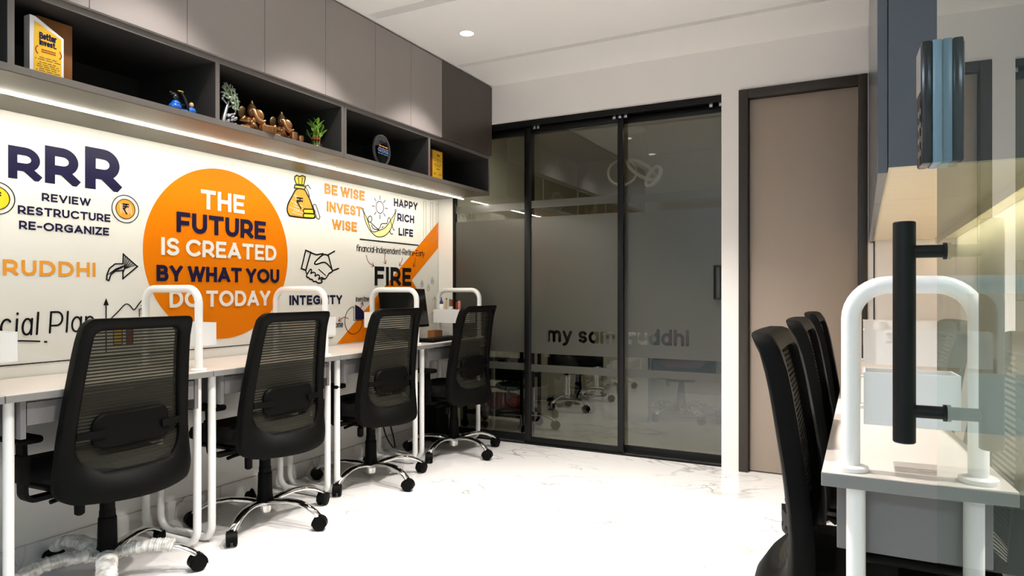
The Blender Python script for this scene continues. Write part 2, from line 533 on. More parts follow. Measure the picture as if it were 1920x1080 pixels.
# ------------------------------------------------------------------ stroke lettering (own glyphs, cap height 1)
def _sk():
    G = {}
    def g(ch, w, *st): G[ch] = (w, st)
    g(' ', .34)
    g('A', .84, [(0, 0), (.42, 1), (.84, 0)], [(.14, .27), (.70, .27)])
    g('B', .64, [(0, 0), (0, 1), (.36, 1)] + arc(.36, .76, .22, .24, 90, -90)[1:] + [(0, .52)], [(.36, .52), (.40, .52)] + arc(.40, .26, .24, .26, 90, -90)[1:] + [(0, 0)])
    g('C', .84, arc(.48, .5, .48, .5, 46, 314))
    g('D', .78, [(0, 0), (0, 1), (.32, 1)] + arc(.32, .5, .46, .5, 90, -90)[1:] + [(0, 0)])
    g('E', .58, [(.58, 1), (0, 1), (0, 0), (.58, 0)], [(0, .5), (.5, .5)])
    g('F', .56, [(.56, 1), (0, 1), (0, 0)], [(0, .46), (.5, .46)])
    g('G', .86, arc(.48, .5, .48, .5, 46, 306) + [(.84, .16)], [(.84, .1), (.84, .48), (.52, .48)])
    g('H', .68, [(0, 0), (0, 1)], [(.68, 0), (.68, 1)], [(0, .5), (.68, .5)])
    g('I', 0, [(0, 0), (0, 1)])
    g('L', .54, [(0, 1), (0, 0), (.54, 0)])
    g('N', .70, [(0, 0), (0, 1)], [(0, 1), (.70, 0)], [(.70, 0), (.70, 1)])
    g('O', 1.0, arc(.5, .5, .5, .5, 90, 450))
    g('P', .64, [(0, 0), (0, 1), (.34, 1)] + arc(.34, .67, .30, .33, 90, -90)[1:] + [(0, .34)])
    g('R', .66, [(0, 0), (0, 1), (.34, 1)] + arc(.34, .67, .30, .33, 90, -90)[1:] + [(0, .34)], [(.42, .255), (.66, 0)])
    g('S', .62, arc(.31, .745, .29, .255, 28, 270) + arc(.31, .245, .31, .245, 90, -152)[1:])
    g('T', .72, [(0, 1), (.72, 1)], [(.36, 1), (.36, 0)])
    g('U', .68, [(0, 1), (0, .36)] + arc(.34, .36, .34, .36, 180, 360)[1:] + [(.68, 1)])
    g('V', .78, [(0, 1), (.39, 0), (.78, 1)])
    g('W', 1.18, [(0, 1), (.3, 0), (.59, .95), (.88, 0), (1.18, 1)])
    g('Y', .74, [(0, 1), (.37, .42), (.74, 1)], [(.37, .42), (.37, 0)])
    g('Z', .62, [(0, 1), (.62, 1), (0, 0), (.62, 0)])
    g('-', .34, [(0, .42), (.34, .42)])
    g('.', .02, [(0, 0), (.02, 0)])
    g('a', .5, arc(.25, .36, .25, .36, 0, 360), [(.5, .72), (.5, 0)])
    g('c', .5, arc(.27, .36, .27, .36, 46, 314))
    g('d', .5, arc(.25, .36, .25, .36, 0, 360), [(.5, 1), (.5, 0)])
    g('e', .5, [(0, .38), (.5, .38)] + arc(.25, .36, .25, .36, 4, 318)[1:])
    g('f', .34, [(.12, 0), (.12, .8)] + arc(.3, .8, .18, .2, 180, 70)[1:], [(0, .64), (.32, .64)])
    g('h', .46, [(0, 1), (0, 0)], [(0, .42)] + arc(.23, .46, .23, .26, 180, 0) + [(.46, 0)])
    g('i', 0, [(0, .72), (0, 0)], [(0, .95), (0, .99)])
    g('l', 0, [(0, 1), (0, 0)])
    g('m', .8, [(0, .72), (0, 0)], [(0, .45)] + arc(.2, .5, .2, .22, 180, 0) + [(.4, 0)], [(.4, .45)] + arc(.6, .5, .2, .22, 180, 0) + [(.8, 0)])
    g('n', .46, [(0, .72), (0, 0)], [(0, .42)] + arc(.23, .46, .23, .26, 180, 0) + [(.46, 0)])
    g('o', .5, arc(.25, .36, .25, .36, 90, 450))
    g('p', .5, arc(.25, .36, .25, .36, 0, 360), [(0, .72), (0, -.28)])
    g('r', .3, [(0, .72), (0, 0)], [(0, .42)] + arc(.24, .46, .24, .26, 180, 66))
    g('s', .4, arc(.2, .54, .19, .18, 28, 270) + arc(.2, .18, .2, .18, 90, -152)[1:])
    g('t', .32, [(.14, 1), (.14, .14)] + arc(.27, .14, .13, .14, 180, 270)[1:] + [(.32, 0)], [(0, .7), (.32, .7)])
    g('u', .46, [(0, .72), (0, .26)] + arc(.23, .26, .23, .26, 180, 360)[1:], [(.46, .72), (.46, 0)])
    g('v', .44, [(0, .72), (.22, 0), (.44, .72)])
    g('y', .48, [(0, .72), (.25, 0)], [(.48, .72), (.16, -.2), (.0, -.28)])
    return G
GL = _sk()

def layout(s, w, track=.16):
    """polylines of a line of text; stroke width w included in the box; returns (width, lines)"""
    x = 0.0
    out = []
    k = 1 - w
    for ch in s:
        adv, st = GL[ch]
        for ln in st:
            out.append([(x + w / 2 + px, w / 2 + py * k) for px, py in ln])
        x += adv + (w + track if ch != ' ' else 0)
    return x - track, out
class Plane2:
    """a flat drawing surface: (a,b) -> point on a wall, lifted by h"""
    def __init__(self, f, nrm):
        self.f, self.n = f, Vector(nrm)
        self.k = 0
    def pt(self, a, b, h):
        return Vector(self.f(a, b)) + self.n * h
def clip_y(P, lo, hi):
    for s, lim in ((1, hi), (-1, lo)):
        out = []
        for i in range(len(P)):
            a, b = P[i - 1], P[i]
            ia, ib = s * a[1] <= s * lim, s * b[1] <= s * lim
            if ia != ib:
                t = (lim - a[1]) / (b[1] - a[1])
                out.append((a[0] + (b[0] - a[0]) * t, lim))
            if ib:
                out.append(b)
        P = out
        if len(P) < 3:
            return []
    return P
def ribbon(mb, S, pts, w, h=.002, thick=.0008, cap='square', clip=None, closed=False, mi=0):
    n = len(pts)
    if closed:
        pts = list(pts) + [pts[0]]
        n += 1
    segs = []
    for i in range(n - 1):
        a, b = Vector(pts[i]), Vector(pts[i + 1])
        if (b - a).length > 1e-7:
            segs.append((a, b))
    m = len(segs)
    for i, (a, b) in enumerate(segs):
        d = (b - a).normalized()
        def ext(j):
            jj = j % m
            if (not closed) and (j < 0 or j >= m):
                return w / 2 if cap == 'square' else 0
            o = (segs[jj][1] - segs[jj][0]).normalized()
            ang = math.acos(max(-1, min(1, d.dot(o))))
            return w / 2 * min(1.25, math.tan(min(ang, 2.9) / 2))
        e0, e1 = ext(i - 1), ext(i + 1)
        nn = Vector((-d.y, d.x)) * (w / 2)
        A, B = a - d * e0, b + d * e1
        q = [tuple(A - nn), tuple(B - nn), tuple(B + nn), tuple(A + nn)]
        if clip:
            q = clip_y(q, *clip)
            if len(q) < 3:
                continue
        S.k = (S.k + 1) % 40
        hh = h + S.k * 6e-6
        mb.poly([S.pt(x, y, hh) for x, y in q], S.n * thick, mi)
    if cap == 'round' and not closed:
        for p in (pts[0], pts[-1]):
            S.k = (S.k + 1) % 40
            mb.poly([S.pt(p[0] + w / 2 * math.cos(2 * PI * j / 10), p[1] + w / 2 * math.sin(2 * PI * j / 10), h + S.k * 6e-6) for j in range(10)], S.n * thick, mi)
def text_lines(s, a0, a1, b0, b1, w, track=.16, slant=0.0):
    """fit a line of text into a0..a1 (run) and b0..b1 (baseline..cap)"""
    wd_, ls = layout(s, w, track)
    cap = b1 - b0
    kx = (a1 - a0) / wd_
    return [[(a0 + x * kx + slant * y * cap, b0 + y * cap) for x, y in ln] for ln in ls], cap * w
def lettering(mb, S, s, a0, a1, b0, b1, w=.19, h=.002, thick=.0008, track=.16, cap='square', slant=0.0, kw=1.0):
    ls, sw = text_lines(s, a0, a1, b0, b1, w, track, slant)
    for ln in ls:
        ribbon(mb, S, ln, sw * kw, h, thick, cap, clip=(b0 - 1e-6, b1 + 1e-6) if cap == 'square' else None)
def fill(mb, S, pts, h=.001, thick=.0006, mi=0):
    ar = sum(pts[i - 1][0] * pts[i][1] - pts[i][0] * pts[i - 1][1] for i in range(len(pts)))
    if ar < 0:
        pts = pts[::-1]
    mb.poly([S.pt(x, y, h) for x, y in pts], S.n * thick, mi)

# ------------------------------------------------------------------ structure
b = MB().box((-3.4, YN, -.12), (1.7, 7.45, 0))
struct('floor', b, M['marble'], 'white marble floor with thin grey veins', 'floor')

b = MB()
gx0 = -2.385
for y0, y1 in ((YN, 2.862), (2.935, 3.782), (3.831, YB)):
    b.box((XL, y0, ZC), (XR, y1, ZC + .12))
for y0, y1 in ((2.862, 2.935), (3.782, 3.831)):
    b.box((XL, y0, ZC), (gx0, y1, ZC + .12))
    b.box((gx0, y0, ZC + .045), (XR, y1, ZC + .12))
struct('ceiling', b, M['ceiling'], 'off-white ceiling with two recessed grooves', 'ceiling')

b = MB().box((XL - .12, YN, 0), (XL, 7.3, ZC + .12))
wall_left = struct('wall_left', b, M['mural'], 'white mural wall above the row of desks with printed slogans', 'wall')
b = MB().box((XR, YN, 0), (XR + .12, YB, ZC + .12))
struct('wall_right', b, M['wall'], 'cream side wall behind the desks with blue-grey overhead cabinets', 'wall')
b = MB()
b.box((XL, YB, ZH), (XR, YB + .15, ZC + .12))
b.box((-.775, YB, 0), (-.673, YB + .15, ZH))
b.box((.026, YB, 0), (XR, YB + .15, ZH))
struct('wall_back', b, M['wall'], 'cream end wall around the glass partition and taupe door', 'wall')
b = MB().box((XL, 4.40, 0), (-2.815, 4.50, ZH))
struct('wall_return', b, M['mural'], 'narrow white wall return beside the mural and the glass partition', 'wall')
b = MB().box((XL, YN - .12, 0), (XR, YN, ZC + .12))
struct('wall_front', b, M['wall'], 'cream wall behind the viewpoint', 'wall')
b = MB().box((XL, YN, 0), (XL + .014, 4.395, .092), .002)
struct('baseboard_left', b, M['marble'], 'marble skirting below the mural wall', 'baseboard')
# the dim room behind the partition
b = MB().box((XL, 7.3, 0), (.6, 7.42, ZC + .12))
struct('wall_far', b, M['inner_wall'], 'dim far wall of the room behind the glass', 'wall')
b = MB().box((-.3, YB + .15, 0), (-.18, 7.3, ZC + .12))
struct('wall_far_right', b, M['inner_wall'], 'dim side wall of the room behind the glass', 'wall')
b = MB().box((XL, YB + .15, ZC), (-.3, 7.3, ZC + .12))
struct('ceiling_far', b, M['inner_wall'], 'dim ceiling of the room behind the glass', 'ceiling')

# black strips stand in for a shadow gap below the blue-grey cabinets
b = MB().box((.0545, YB - .006, .77), (.0605, YB - .0005, 1.383))
b.box((.036, YB - .006, 1.376), (.0545, YB - .0005, 1.383))
struct('shadow_gap_strip', b, M['black_metal'], 'thin black strip standing in for a shadow gap on the end wall below the blue-grey cabinets', 'trim')

# ------------------------------------------------------------------ glass partition
b = MB()
b.box((-2.815, 4.32, 2.296), (-.776, 4.43, ZH - .001))
b.box((-2.815, 4.425, 2.25), (-.776, 4.43, 2.296))
b.box((-2.815, 4.315, 2.288), (-.776, 4.322, 2.300))
trim1 = struct('trim_1', b, M['black_metal'], 'black head track above the glass partition', 'trim')
for x in (-2.60, -2.10, -2.07, -1.50, -1.46, -1.42, -.86, -.80):
    MB().box((x, 4.335, 2.268), (x + .022, 4.36, 2.2955), .002).build('track_roller', M['steel'], trim1)
b = MB().box((-2.815, 4.335, 0.0005), (-.776, 4.345, .012)).box((-2.815, 4.425, 0.0005), (-.776, 4.432, .012))
struct('trim_2', b, M['black_metal'], 'black floor track under the glass partition', 'trim')

def seg_dist(p, a, b):
    ax, ay = a; bx, by = b; px, py = p
    dx, dy = bx - ax, by - ay
    l2 = dx * dx + dy * dy
    t = 0 if l2 == 0 else max(0, min(1, ((px - ax) * dx + (py - ay) * dy) / l2))
    return math.hypot(px - ax - t * dx, py - ay - t * dy)
def film_mb(x0, x1, y, text=None):
    """frosted film with the letters left clear"""
    mb = MB()
    def q(xa, xb, za, zb):
        mb.box((xa, y - .0006, za), (xb, y, zb))
    q(x0, x1, 1.702, 1.756)
    q(x0, x1, .525, .577)
    if not text:
        q(x0, x1, .656, 1.637)
        return mb
    lines, sw = text
    zs = [p[1] for l in lines for p in l]
    zlo, zhi = min(zs) - sw, max(zs) + sw
    q(x0, x1, .656, zlo)
    q(x0, x1, zhi, 1.637)
    nrow = 90
    dz = (zhi - zlo) / nrow
    dx = .0015
    nx = int((x1 - x0) / dx)
    segs = [(l[i], l[i + 1]) for l in lines for i in range(len(l) - 1)]
    for r in range(nrow):
        zc = zlo + (r + .5) * dz
        act = [s for s in segs if min(s[0][1], s[1][1]) - sw < zc < max(s[0][1], s[1][1]) + sw]
        start = x0
        prev = False
        for i in range(nx):
            xc = x0 + (i + .5) * dx
            ins = any(abs(xc - (s[0][0] + s[1][0]) / 2) < abs(s[0][0] - s[1][0]) / 2 + sw and seg_dist((xc, zc), *s) < sw / 2 for s in act)
            if ins and not prev:
                if xc - dx / 2 > start:
                    q(start, xc - dx / 2, zc - dz / 2, zc + dz / 2)
            if prev and not ins:
                start = xc - dx / 2
            prev = ins
        if not prev:
            q(start, x1, zc - dz / 2, zc + dz / 2)
    return mb
def glass_panel(root, x0, x1, yf, stile_l, stile_r, zb, zt, text=None):
    b = MB()
    b.box((x0, yf, zb), (x0 + stile_l, yf + .035, zt), .002)
    b.box((x1 - stile_r, yf, zb), (x1, yf + .035, zt), .002)
    b.box((x0 + stile_l, yf, zb), (x1 - stile_r, yf + .035, zb + .044), .002)
    b.box((x0 + stile_l, yf, zt - .04), (x1 - stile_r, yf + .035, zt), .002)
    b.build('frame', M['black_metal'], root)
    gx0, gx1 = x0 + stile_l, x1 - stile_r
    p = MB().box((gx0, yf + .013, zb + .044), (gx1, yf + .023, zt - .04)).build('glass_pane', M['smoke'], root)
    film_mb(gx0, gx1, yf + .0125, text).build('frosted_film', M['film'], p, smooth=0)

w1 = sroot('window_1', 'fixed smoked glass panel with frosted bands next to the mural wall', 'window')
glass_panel(w1, -2.812, -2.125, 4.387, .022, .03, .012, 2.287)
d1 = sroot('door_1', 'sliding smoked glass door with cut-out letters my sam', 'door')
glass_panel(d1, -2.172, -1.428, 4.346, .05, .04, .006, 2.285, text_lines('my sam', -1.995, -1.487, .742, .852, .2, .10))
d2 = sroot('door_2', 'sliding smoked glass door with cut-out letters ruddhi and black pull', 'door')
glass_panel(d2, -1.475, -.779, 4.387, .035, .004, .012, 2.285, text_lines('ruddhi', -1.408, -1.0, .742, .852, .2, .10))
b = MB()
for a, c in (((-.838, 4.36, 1.05), (-.83, 4.386, 1.268)), ((-.80, 4.36, 1.05), (-.784, 4.386, 1.268)), ((-.83, 4.36, 1.05), (-.80, 4.386, 1.060)), ((-.83, 4.36, 1.258), (-.80, 4.386, 1.268))):
    b.box(a, c, .0015)
b.build('pull_handle', M['black_metal'], d2)

# taupe flush door in its dark frame
d3 = sroot('door_3', 'taupe flush door in a dark brown frame', 'door')
b = MB()
b.box((-.672, YB - .012, 0), (-.617, YB + .09, 2.333), .004)
b.box((-.022, YB - .012, 0), (.025, YB + .09, 2.333), .004)
b.box((-.617, YB - .012, 2.277), (-.022, YB + .09, 2.333), .004)
b.box((-.617, YB + .035, .004), (-.609, YB + .06, 2.277))
b.build('door_frame', M['frame_brown'], d3)
MB().box((-.612, YB + .028, .008), (-.024, YB + .066, 2.274), .002).build('door_leaf', M['taupe'], d3)

# open clear glass entrance door in the foreground
d4 = sroot('door_4', 'open clear glass door with black bar handle in the foreground', 'door', (.0937, 1.124, 0), R(2.25))
MB().box((0, -.86, .012), (.012, 0, 2.38), .0008, 1).build('glass_pane', M['door_glass'], d4)
h4 = MB().lathe([(.0122, .8995), (.0136, .901), (.0136, 1.1915), (.0122, 1.193)], (-.048, -.090, 0), 28).build('bar_handle', M['black_metal'], d4)
for z in (.942, 1.153):
    MB().lathe([(.0085, -.048), (.0085, -.004), (.011, -.004), (.011, -.0003)], (0, -.090, z), 20, 'x').build('standoff', M['black_metal'], h4)
lk = MB().box((-.0245, -.054, 1.275), (-.0115, .001, 1.442), .003).build('lock_body', M['black_gloss'], d4)
MB().box((-.0113, -.054, 1.275), (-.0003, .001, 1.442), .0015).build('lock_backplate', M['ice_blue'], lk)
MB().box((-.0257, -.050, 1.375), (-.0246, -.004, 1.436), .0004).build('lock_cover', M['laminate'], lk)
b = MB()
for i in range(4):
    for j in range(2):
        b.lathe([(.0045, -.0002), (.0045, .0001)], (-.0246, -.040 + .02 * j, 1.292 + .019 * i), 12, 'x')
b.build('lock_keypad', M['steel'], lk)
MB().box((-.012, -.86, 0), (.024, -.70, .10), .003).build('floor_hinge', M['steel'], d4)

# ------------------------------------------------------------------ overhead cabinets, mural side
seams = [.62, 1.01, 1.398, 1.783, 2.177, 2.566, 2.957, 3.288, 3.625, 4.282]
words_l = ['above the leftmost cubby, cut by the frame edge', 'above the yellow slanted award', 'above the empty end of the first cubby', 'above the blue figurine',
           'above the bronze elephants', 'above the bamboo plant', 'above the round glass award', 'above the yellow plaque in red frame', 'wide and dark, against the end wall']
for i, (y0, y1) in enumerate(zip(seams, seams[1:])):
    t = thing('overhead_cabinet', 'grey flush overhead cabinet ' + words_l[i], 'cabinet', (XL, y0, 2.095), 0, 'grey overhead cabinets above the shelf')
    w = y1 - y0
    MB().box((.003, .001, .0), (.528, w - .001, .505)).build('carcass', M['laminate_dark'], t)
    MB().box((.531, .0012, .0), (.551, w - .0012, .498), .001, 1).build('door', M['laminate_brown' if w > .5 else 'laminate'], t)

# open shelf below them, two units
def shelf(label, y0, y1, divs):
    t = thing('open_wall_shelf', label, 'shelf', (XL, y0, 1.805), 0, 'open shelf units above the mural')
    w = y1 - y0
    fx = .531
    MB().box((.003, .001, .003), (fx, w - .001, .027)).build('bottom_board', M['laminate_dark'], t)
    MB().box((.003, .001, .265), (fx, w - .001, .2885)).build('top_board', M['laminate_dark'], t)
    MB().box((.003, .001, .027), (.012, w - .001, .265)).build('back_panel', M['laminate_dark'], t)
    MB().box((.003, .001, 0), (fx + .0018, w - .001, .0026)).build('soffit_panel', M['underside'], t)
    e = MB().box((fx + .0002, .001, .003), (fx + .0018, w - .001, .027)).box((fx + .0002, .001, .265), (fx + .0018, w - .001, .2885))
    for d in (0.001, w - .019):
        MB().box((.012, d, .027), (fx, d + .018, .265)).build('side_panel', M['laminate_dark'], t)
        e.box((fx + .0002, d, .027), (fx + .0018, d + .018, .265))
    for d in divs:
        MB().box((.012, d - y0, .027), (fx, d - y0 + .02, .265)).build('divider', M['laminate_dark'], t)
        e.box((fx + .0002, d - y0, .027), (fx + .0018, d - y0 + .02, .265))
    e.build('edge_band', M['edge'], t)
    return t
shelf('grey open shelf unit holding the slanted award, figurines and bamboo', .40, 2.722, (1.152, 1.93))
shelf('grey open shelf unit with the round award next to the glass partition', 2.722, 4.28, (3.497,))

t = thing('led_strip_light', 'glowing strip light under the grey shelf over the mural', 'light', (-2.69, .42, 1.805))
MB().box((-.0055, 0, -.0028), (.0055, 3.92, -.0004)).build('diffuser', M['led'], t)
for y in (-.008, 3.9205):
    MB().box((-.0065, y, -.003), (.0065, y + .0075, -.0004)).build('end_cap', M['steel'], t)

# ------------------------------------------------------------------ overhead cabinets, opposite side
seams = [1.793, 2.42, 3.04, 3.66, 4.28]
words_r = ['nearest to the open glass door', 'second from the open glass door', 'third from the open glass door', 'next to the taupe door frame']
for i, (y0, y1) in enumerate(zip(seams, seams[1:])):
    t = thing('overhead_cabinet', 'tall blue-grey overhead cabinet ' + words_r[i], 'cabinet', (CAB_R, y0, 1.378), 0, 'blue-grey overhead cabinets')
    w = y1 - y0
    MB().box((.0225, .001, .012), (XR - CAB_R - .003, w - .001, 1.222)).build('carcass', M['cool_lit_grey'], t)
    MB().box((0, .0012, 0), (.021, w - .0012, 1.218), .001, 1).build('door', M['cool_lit_front'], t)
    MB().box((.0225, .001, .008), (XR - CAB_R - .003, w - .001, .0118)).build('soffit_panel', M['cream'], t)
t = thing('led_strip_light', 'warm strip light behind a small pelmet under the blue-grey cabinets', 'light', (.345, 1.9, 1.386))
MB().box((-.003, 0, -.034), (0, 2.3, -.0004)).build('pelmet', M['cream'], t)
MB().box((.0003, .01, -.026), (.0025, 2.29, -.006)).build('diffuser', M['led_warm'], t)

# ------------------------------------------------------------------ recessed downlights
lamp = bpy.data.lights.new('downlight_lamp', 'SPOT')
lamp.energy = WATT_DOWN
lamp.color = (1.0, 0.95, 0.90)
lamp.spot_size = R(98)
lamp.spot_blend = 0.4
lamp.shadow_soft_size = 0.035
rows = [(-2.04, 3.335, 'small bright downlight in the ceiling between the two grooves'), (-2.04, 2.45, 'downlight above the second desk of the mural row'),
        (-2.04, 1.60, 'downlight above the first desk of the mural row'),
        (-1.05, 3.15, 'downlight in front of the taupe door'), (-1.05, 2.3, 'downlight over the middle of the floor'),
        (-1.05, 1.45, 'downlight over the floor near the open glass door')]
wide = lamp.copy()
wide.name = 'wide_lamp'
wide.energy = WATT_WIDE
wide.spot_size = R(96)
wide.spot_blend = 0.8
for x, y, lb in rows:
    t = thing('recessed_downlight', lb, 'light', (x, y, ZC), 0, 'ceiling downlights')
    MB().lathe([(.046, -.003), (.048, -.001), (.048, 0)], seg=32).build('trim_ring', M['white_metal'], t)
    MB().lathe([(.038, -.0042), (.040, -.0035), (.040, -.0031)], seg=32).build('lens', M['lens'], t)
    lo = bpy.data.objects.new('downlight_lamp', lamp if x < -1.5 else wide)
    col.objects.link(lo)
    lo.parent = t
    lo.location = (0, 0, -.045)

for x in (-2.2, -1.0):  # unseen fill lamps added to brighten the room behind the glass
    t = thing('recessed_downlight', 'added fill light hidden above the header in the room behind the glass, %s' % ('over the trolley' if x < -2 else 'nearer the taupe door'), 'light', (x, 4.85, ZC), 0, 'ceiling downlights')
    MB().lathe([(.046, -.003), (.048, -.001), (.048, 0)], seg=32).build('trim_ring', M['white_metal'], t)
    MB().lathe([(.038, -.0042), (.040, -.0035), (.040, -.0031)], seg=32).build('lens', M['lens'], t)
    l2 = bpy.data.lights.get('inner_fill_lamp') or bpy.data.lights.new('inner_fill_lamp', 'SPOT')
    l2.energy = WATT_INNER_FILL
    l2.color = (1.0, 0.96, 0.88)
    l2.spot_size = R(172)
    l2.spot_blend = 0.9
    l2.shadow_soft_size = 0.05
    lo = bpy.data.objects.new('inner_fill_lamp', l2)
    col.objects.link(lo)
    lo.parent = t
    lo.location = (0, 0, -.045)
# cool corridor light behind the viewpoint
t = thing('ceiling_panel_light', 'cool white ceiling panel light behind the viewpoint', 'light', (-1.1, -1.5, ZC), 0)
MB().box((-.62, -.32, -.012), (.62, .32, -.0005), .002).build('frame', M['white_metal'], t)
MB().box((-.60, -.30, -.0145), (.60, .30, -.0122)).build('diffuser', M['panel'], t)

# ------------------------------------------------------------------ the printed mural on wall_left (run along Y, height z)
S = Plane2(lambda a, b: (XL, a, b), (1, 0, 0))
DR = {
    'cuff': [(2.984, 1.348), (3.026, 1.337), (2.984, 1.228), (2.949, 1.238)],
    'hand_left': [(3.029, 1.335), (3.073, 1.325), (3.129, 1.335)],
    'hand_right': [(3.175, 1.326), (3.129, 1.328), (3.06, 1.279), (3.074, 1.267), (3.145, 1.282), (3.203, 1.245), (3.212, 1.228), (3.182, 1.214)],
    'cuff_top': [(3.232, 1.356), (3.175, 1.33), (3.212, 1.231), (3.268, 1.248)],
    'knuckles': [(2.986, 1.225), (2.996, 1.207), (3.021, 1.235), (3.033, 1.229), (3.027, 1.212), (3.049, 1.218), (3.065, 1.211), (3.062, 1.196), (3.084, 1.204), (3.1, 1.195), (3.093, 1.177), (3.119, 1.188), (3.149, 1.18), (3.182, 1.214)],
    'fingers': [(2.996, 1.207), (2.992, 1.189), (3.009, 1.185), (3.018, 1.176), (3.037, 1.174), (3.049, 1.162), (3.068, 1.163), (3.084, 1.154), (3.106, 1.154), (3.122, 1.161), (3.113, 1.175), (3.149, 1.18)],
    'line_palm': [(3.093, 1.237), (3.153, 1.201)],
    'tuft': [(2.894, 1.762), (2.897, 1.775), (2.912, 1.786), (2.934, 1.781), (2.957, 1.791), (2.981, 1.786), (2.976, 1.763), (2.969, 1.737), (2.909, 1.733)],
    'tuft1': [(2.924, 1.773), (2.93, 1.734)],
    'tuft2': [(2.957, 1.78), (2.951, 1.734)],
    'tie': [(2.897, 1.727), (2.981, 1.73), (2.975, 1.711), (2.894, 1.709)],
    'body': [(2.912, 1.705), (2.88, 1.664), (2.846, 1.611), (2.838, 1.572), (2.851, 1.548), (2.877, 1.541), (3.046, 1.546), (3.052, 1.578), (3.026, 1.643), (2.996, 1.684), (2.972, 1.709)],
    'coin1': [(2.972, 1.594), (3.049, 1.6), (3.06, 1.59), (3.052, 1.574), (2.969, 1.569), (2.963, 1.582)],
    'coin2': [(2.972, 1.567), (3.052, 1.572), (3.06, 1.56), (3.049, 1.547), (2.969, 1.543), (2.963, 1.555)],
    'strap': [(3.043, 1.622), (3.052, 1.632), (3.068, 1.63), (3.103, 1.558), (3.093, 1.543), (3.077, 1.548)],
    'string1': [(2.984, 1.731), (3.002, 1.741), (3.023, 1.721)],
    'string2': [(2.984, 1.724), (3.002, 1.706), (3.015, 1.673)],
    'rup1': [(2.913, 1.654), (2.958, 1.655)],
    'rup2': [(2.912, 1.638), (2.957, 1.639)],
    'rup3': [(2.922, 1.654), (2.94, 1.651), (2.939, 1.637), (2.915, 1.629), (2.945, 1.593)],
    'ham_out': [(3.507, 1.641), (3.525, 1.58), (3.571, 1.518), (3.633, 1.482), (3.681, 1.478), (3.74, 1.494), (3.795, 1.536), (3.835, 1.603), (3.857, 1.672)],
    'ham_in': [(3.857, 1.672), (3.807, 1.614), (3.74, 1.549), (3.675, 1.524), (3.596, 1.51), (3.55, 1.583), (3.507, 1.641)],
    'ham_l': [(3.502, 1.647)],
    'ham_r': [(3.857, 1.68)],
    'man1': [(3.581, 1.571), (3.665, 1.531), (3.697, 1.569), (3.757, 1.577)],
    'man2': [(3.591, 1.552), (3.612, 1.529), (3.667, 1.526)],
    'man3': [(3.757, 1.575), (3.773, 1.616), (3.789, 1.618), (3.801, 1.593), (3.827, 1.546), (3.843, 1.539)],
    'man4': [(3.789, 1.527), (3.804, 1.509), (3.823, 1.511)],
    'man5': [(3.702, 1.544), (3.718, 1.551)],
    'head': [(3.576, 1.612), (3.561, 1.604), (3.554, 1.59), (3.563, 1.574), (3.579, 1.571), (3.591, 1.583), (3.595, 1.597), (3.587, 1.61)],
    'arrow': [(1.867, 1.269), (1.933, 1.216), (1.865, 1.159), (1.865, 1.196), (1.829, 1.191), (1.81, 1.175), (1.801, 1.149), (1.792, 1.153), (1.793, 1.175), (1.804, 1.203), (1.829, 1.224), (1.865, 1.226)],
    'curve': [(1.807, 0.977), (1.841, 1.009), (1.87, 1.039), (1.885, 1.044), (1.899, 1.036), (1.911, 1.021), (1.92, 1.019), (1.938, 1.041), (1.956, 1.062)],
    'stub': [(1.942, 0.987), (1.942, 1.019), (1.955, 1.021)],
    'redA': [(3.535, 1.346), (3.55, 1.31), (3.581, 1.288), (3.617, 1.276)],
    'redB': [(3.735, 1.359), (3.731, 1.324), (3.744, 1.294)],
    'redC': [(3.935, 1.347), (3.923, 1.315), (3.898, 1.287)],
    'redD': [(4.092, 1.351), (4.087, 1.314), (4.068, 1.286)],
    'invA': [(3.478, 0.986), (3.501, 1.03)],
    'comeA': [(3.359, 0.926), (3.315, 0.936), (3.266, 0.914)],
    'wedge': [(3.426, 0.916), (3.426, 1.015), (3.469, 0.999), (3.507, 0.971), (3.531, 0.916)],
}
def mural(name, m, fn):
    mb = MB()
    fn(mb)
    return mb.build(name, m, wall_left, smooth=0)
def ell(cy, cz, r, n=48):
    return [(cy + r * math.cos(2 * PI * i / n), cz + r * math.sin(2 * PI * i / n)) for i in range(n)]
def smooth2(p, n=5):
    """catmull-rom through 2D points"""
    out = []
    for i in range(len(p) - 1):
        a, b, c, d = p[max(i - 1, 0)], p[i], p[i + 1], p[min(i + 2, len(p) - 1)]
        for k in range(n):
            t = k / n
            out.append(tuple(.5 * ((2 * b[j]) + (c[j] - a[j]) * t + (2 * a[j] - 5 * b[j] + 4 * c[j] - d[j]) * t * t + (3 * b[j] - a[j] - 3 * c[j] + d[j]) * t ** 3) for j in (0, 1)))
    out.append(p[-1])
    return out
def smoothc(p, n=4):
    q = smooth2([p[-1]] + list(p) + [p[0], p[1]], n)
    return q[n:-n - 1]

# big RRR block
def f(mb):
    lettering(mb, S, 'R', 1.407, 1.524, 1.545, 1.674, .25, kw=1.0)
    lettering(mb, S, 'R', 1.541, 1.673, 1.545, 1.698, .25)
    lettering(mb, S, 'R', 1.701, 1.851, 1.545, 1.725, .25)
    lettering(mb, S, 'REVIEW', 1.528, 1.723, 1.469, 1.502, .21)
    lettering(mb, S, 'RESTRUCTURE', 1.441, 1.808, 1.408, 1.442, .21)
    lettering(mb, S, 'RE-ORGANIZE', 1.445, 1.802, 1.348, 1.382, .21)
mural('slogan_lettering', M['navy'], f)
mural('orange_lettering', M['orange_text'], lambda mb: lettering(mb, S, 'RUDDHI', 1.389, 1.743, 1.164, 1.226, .2, track=.2))

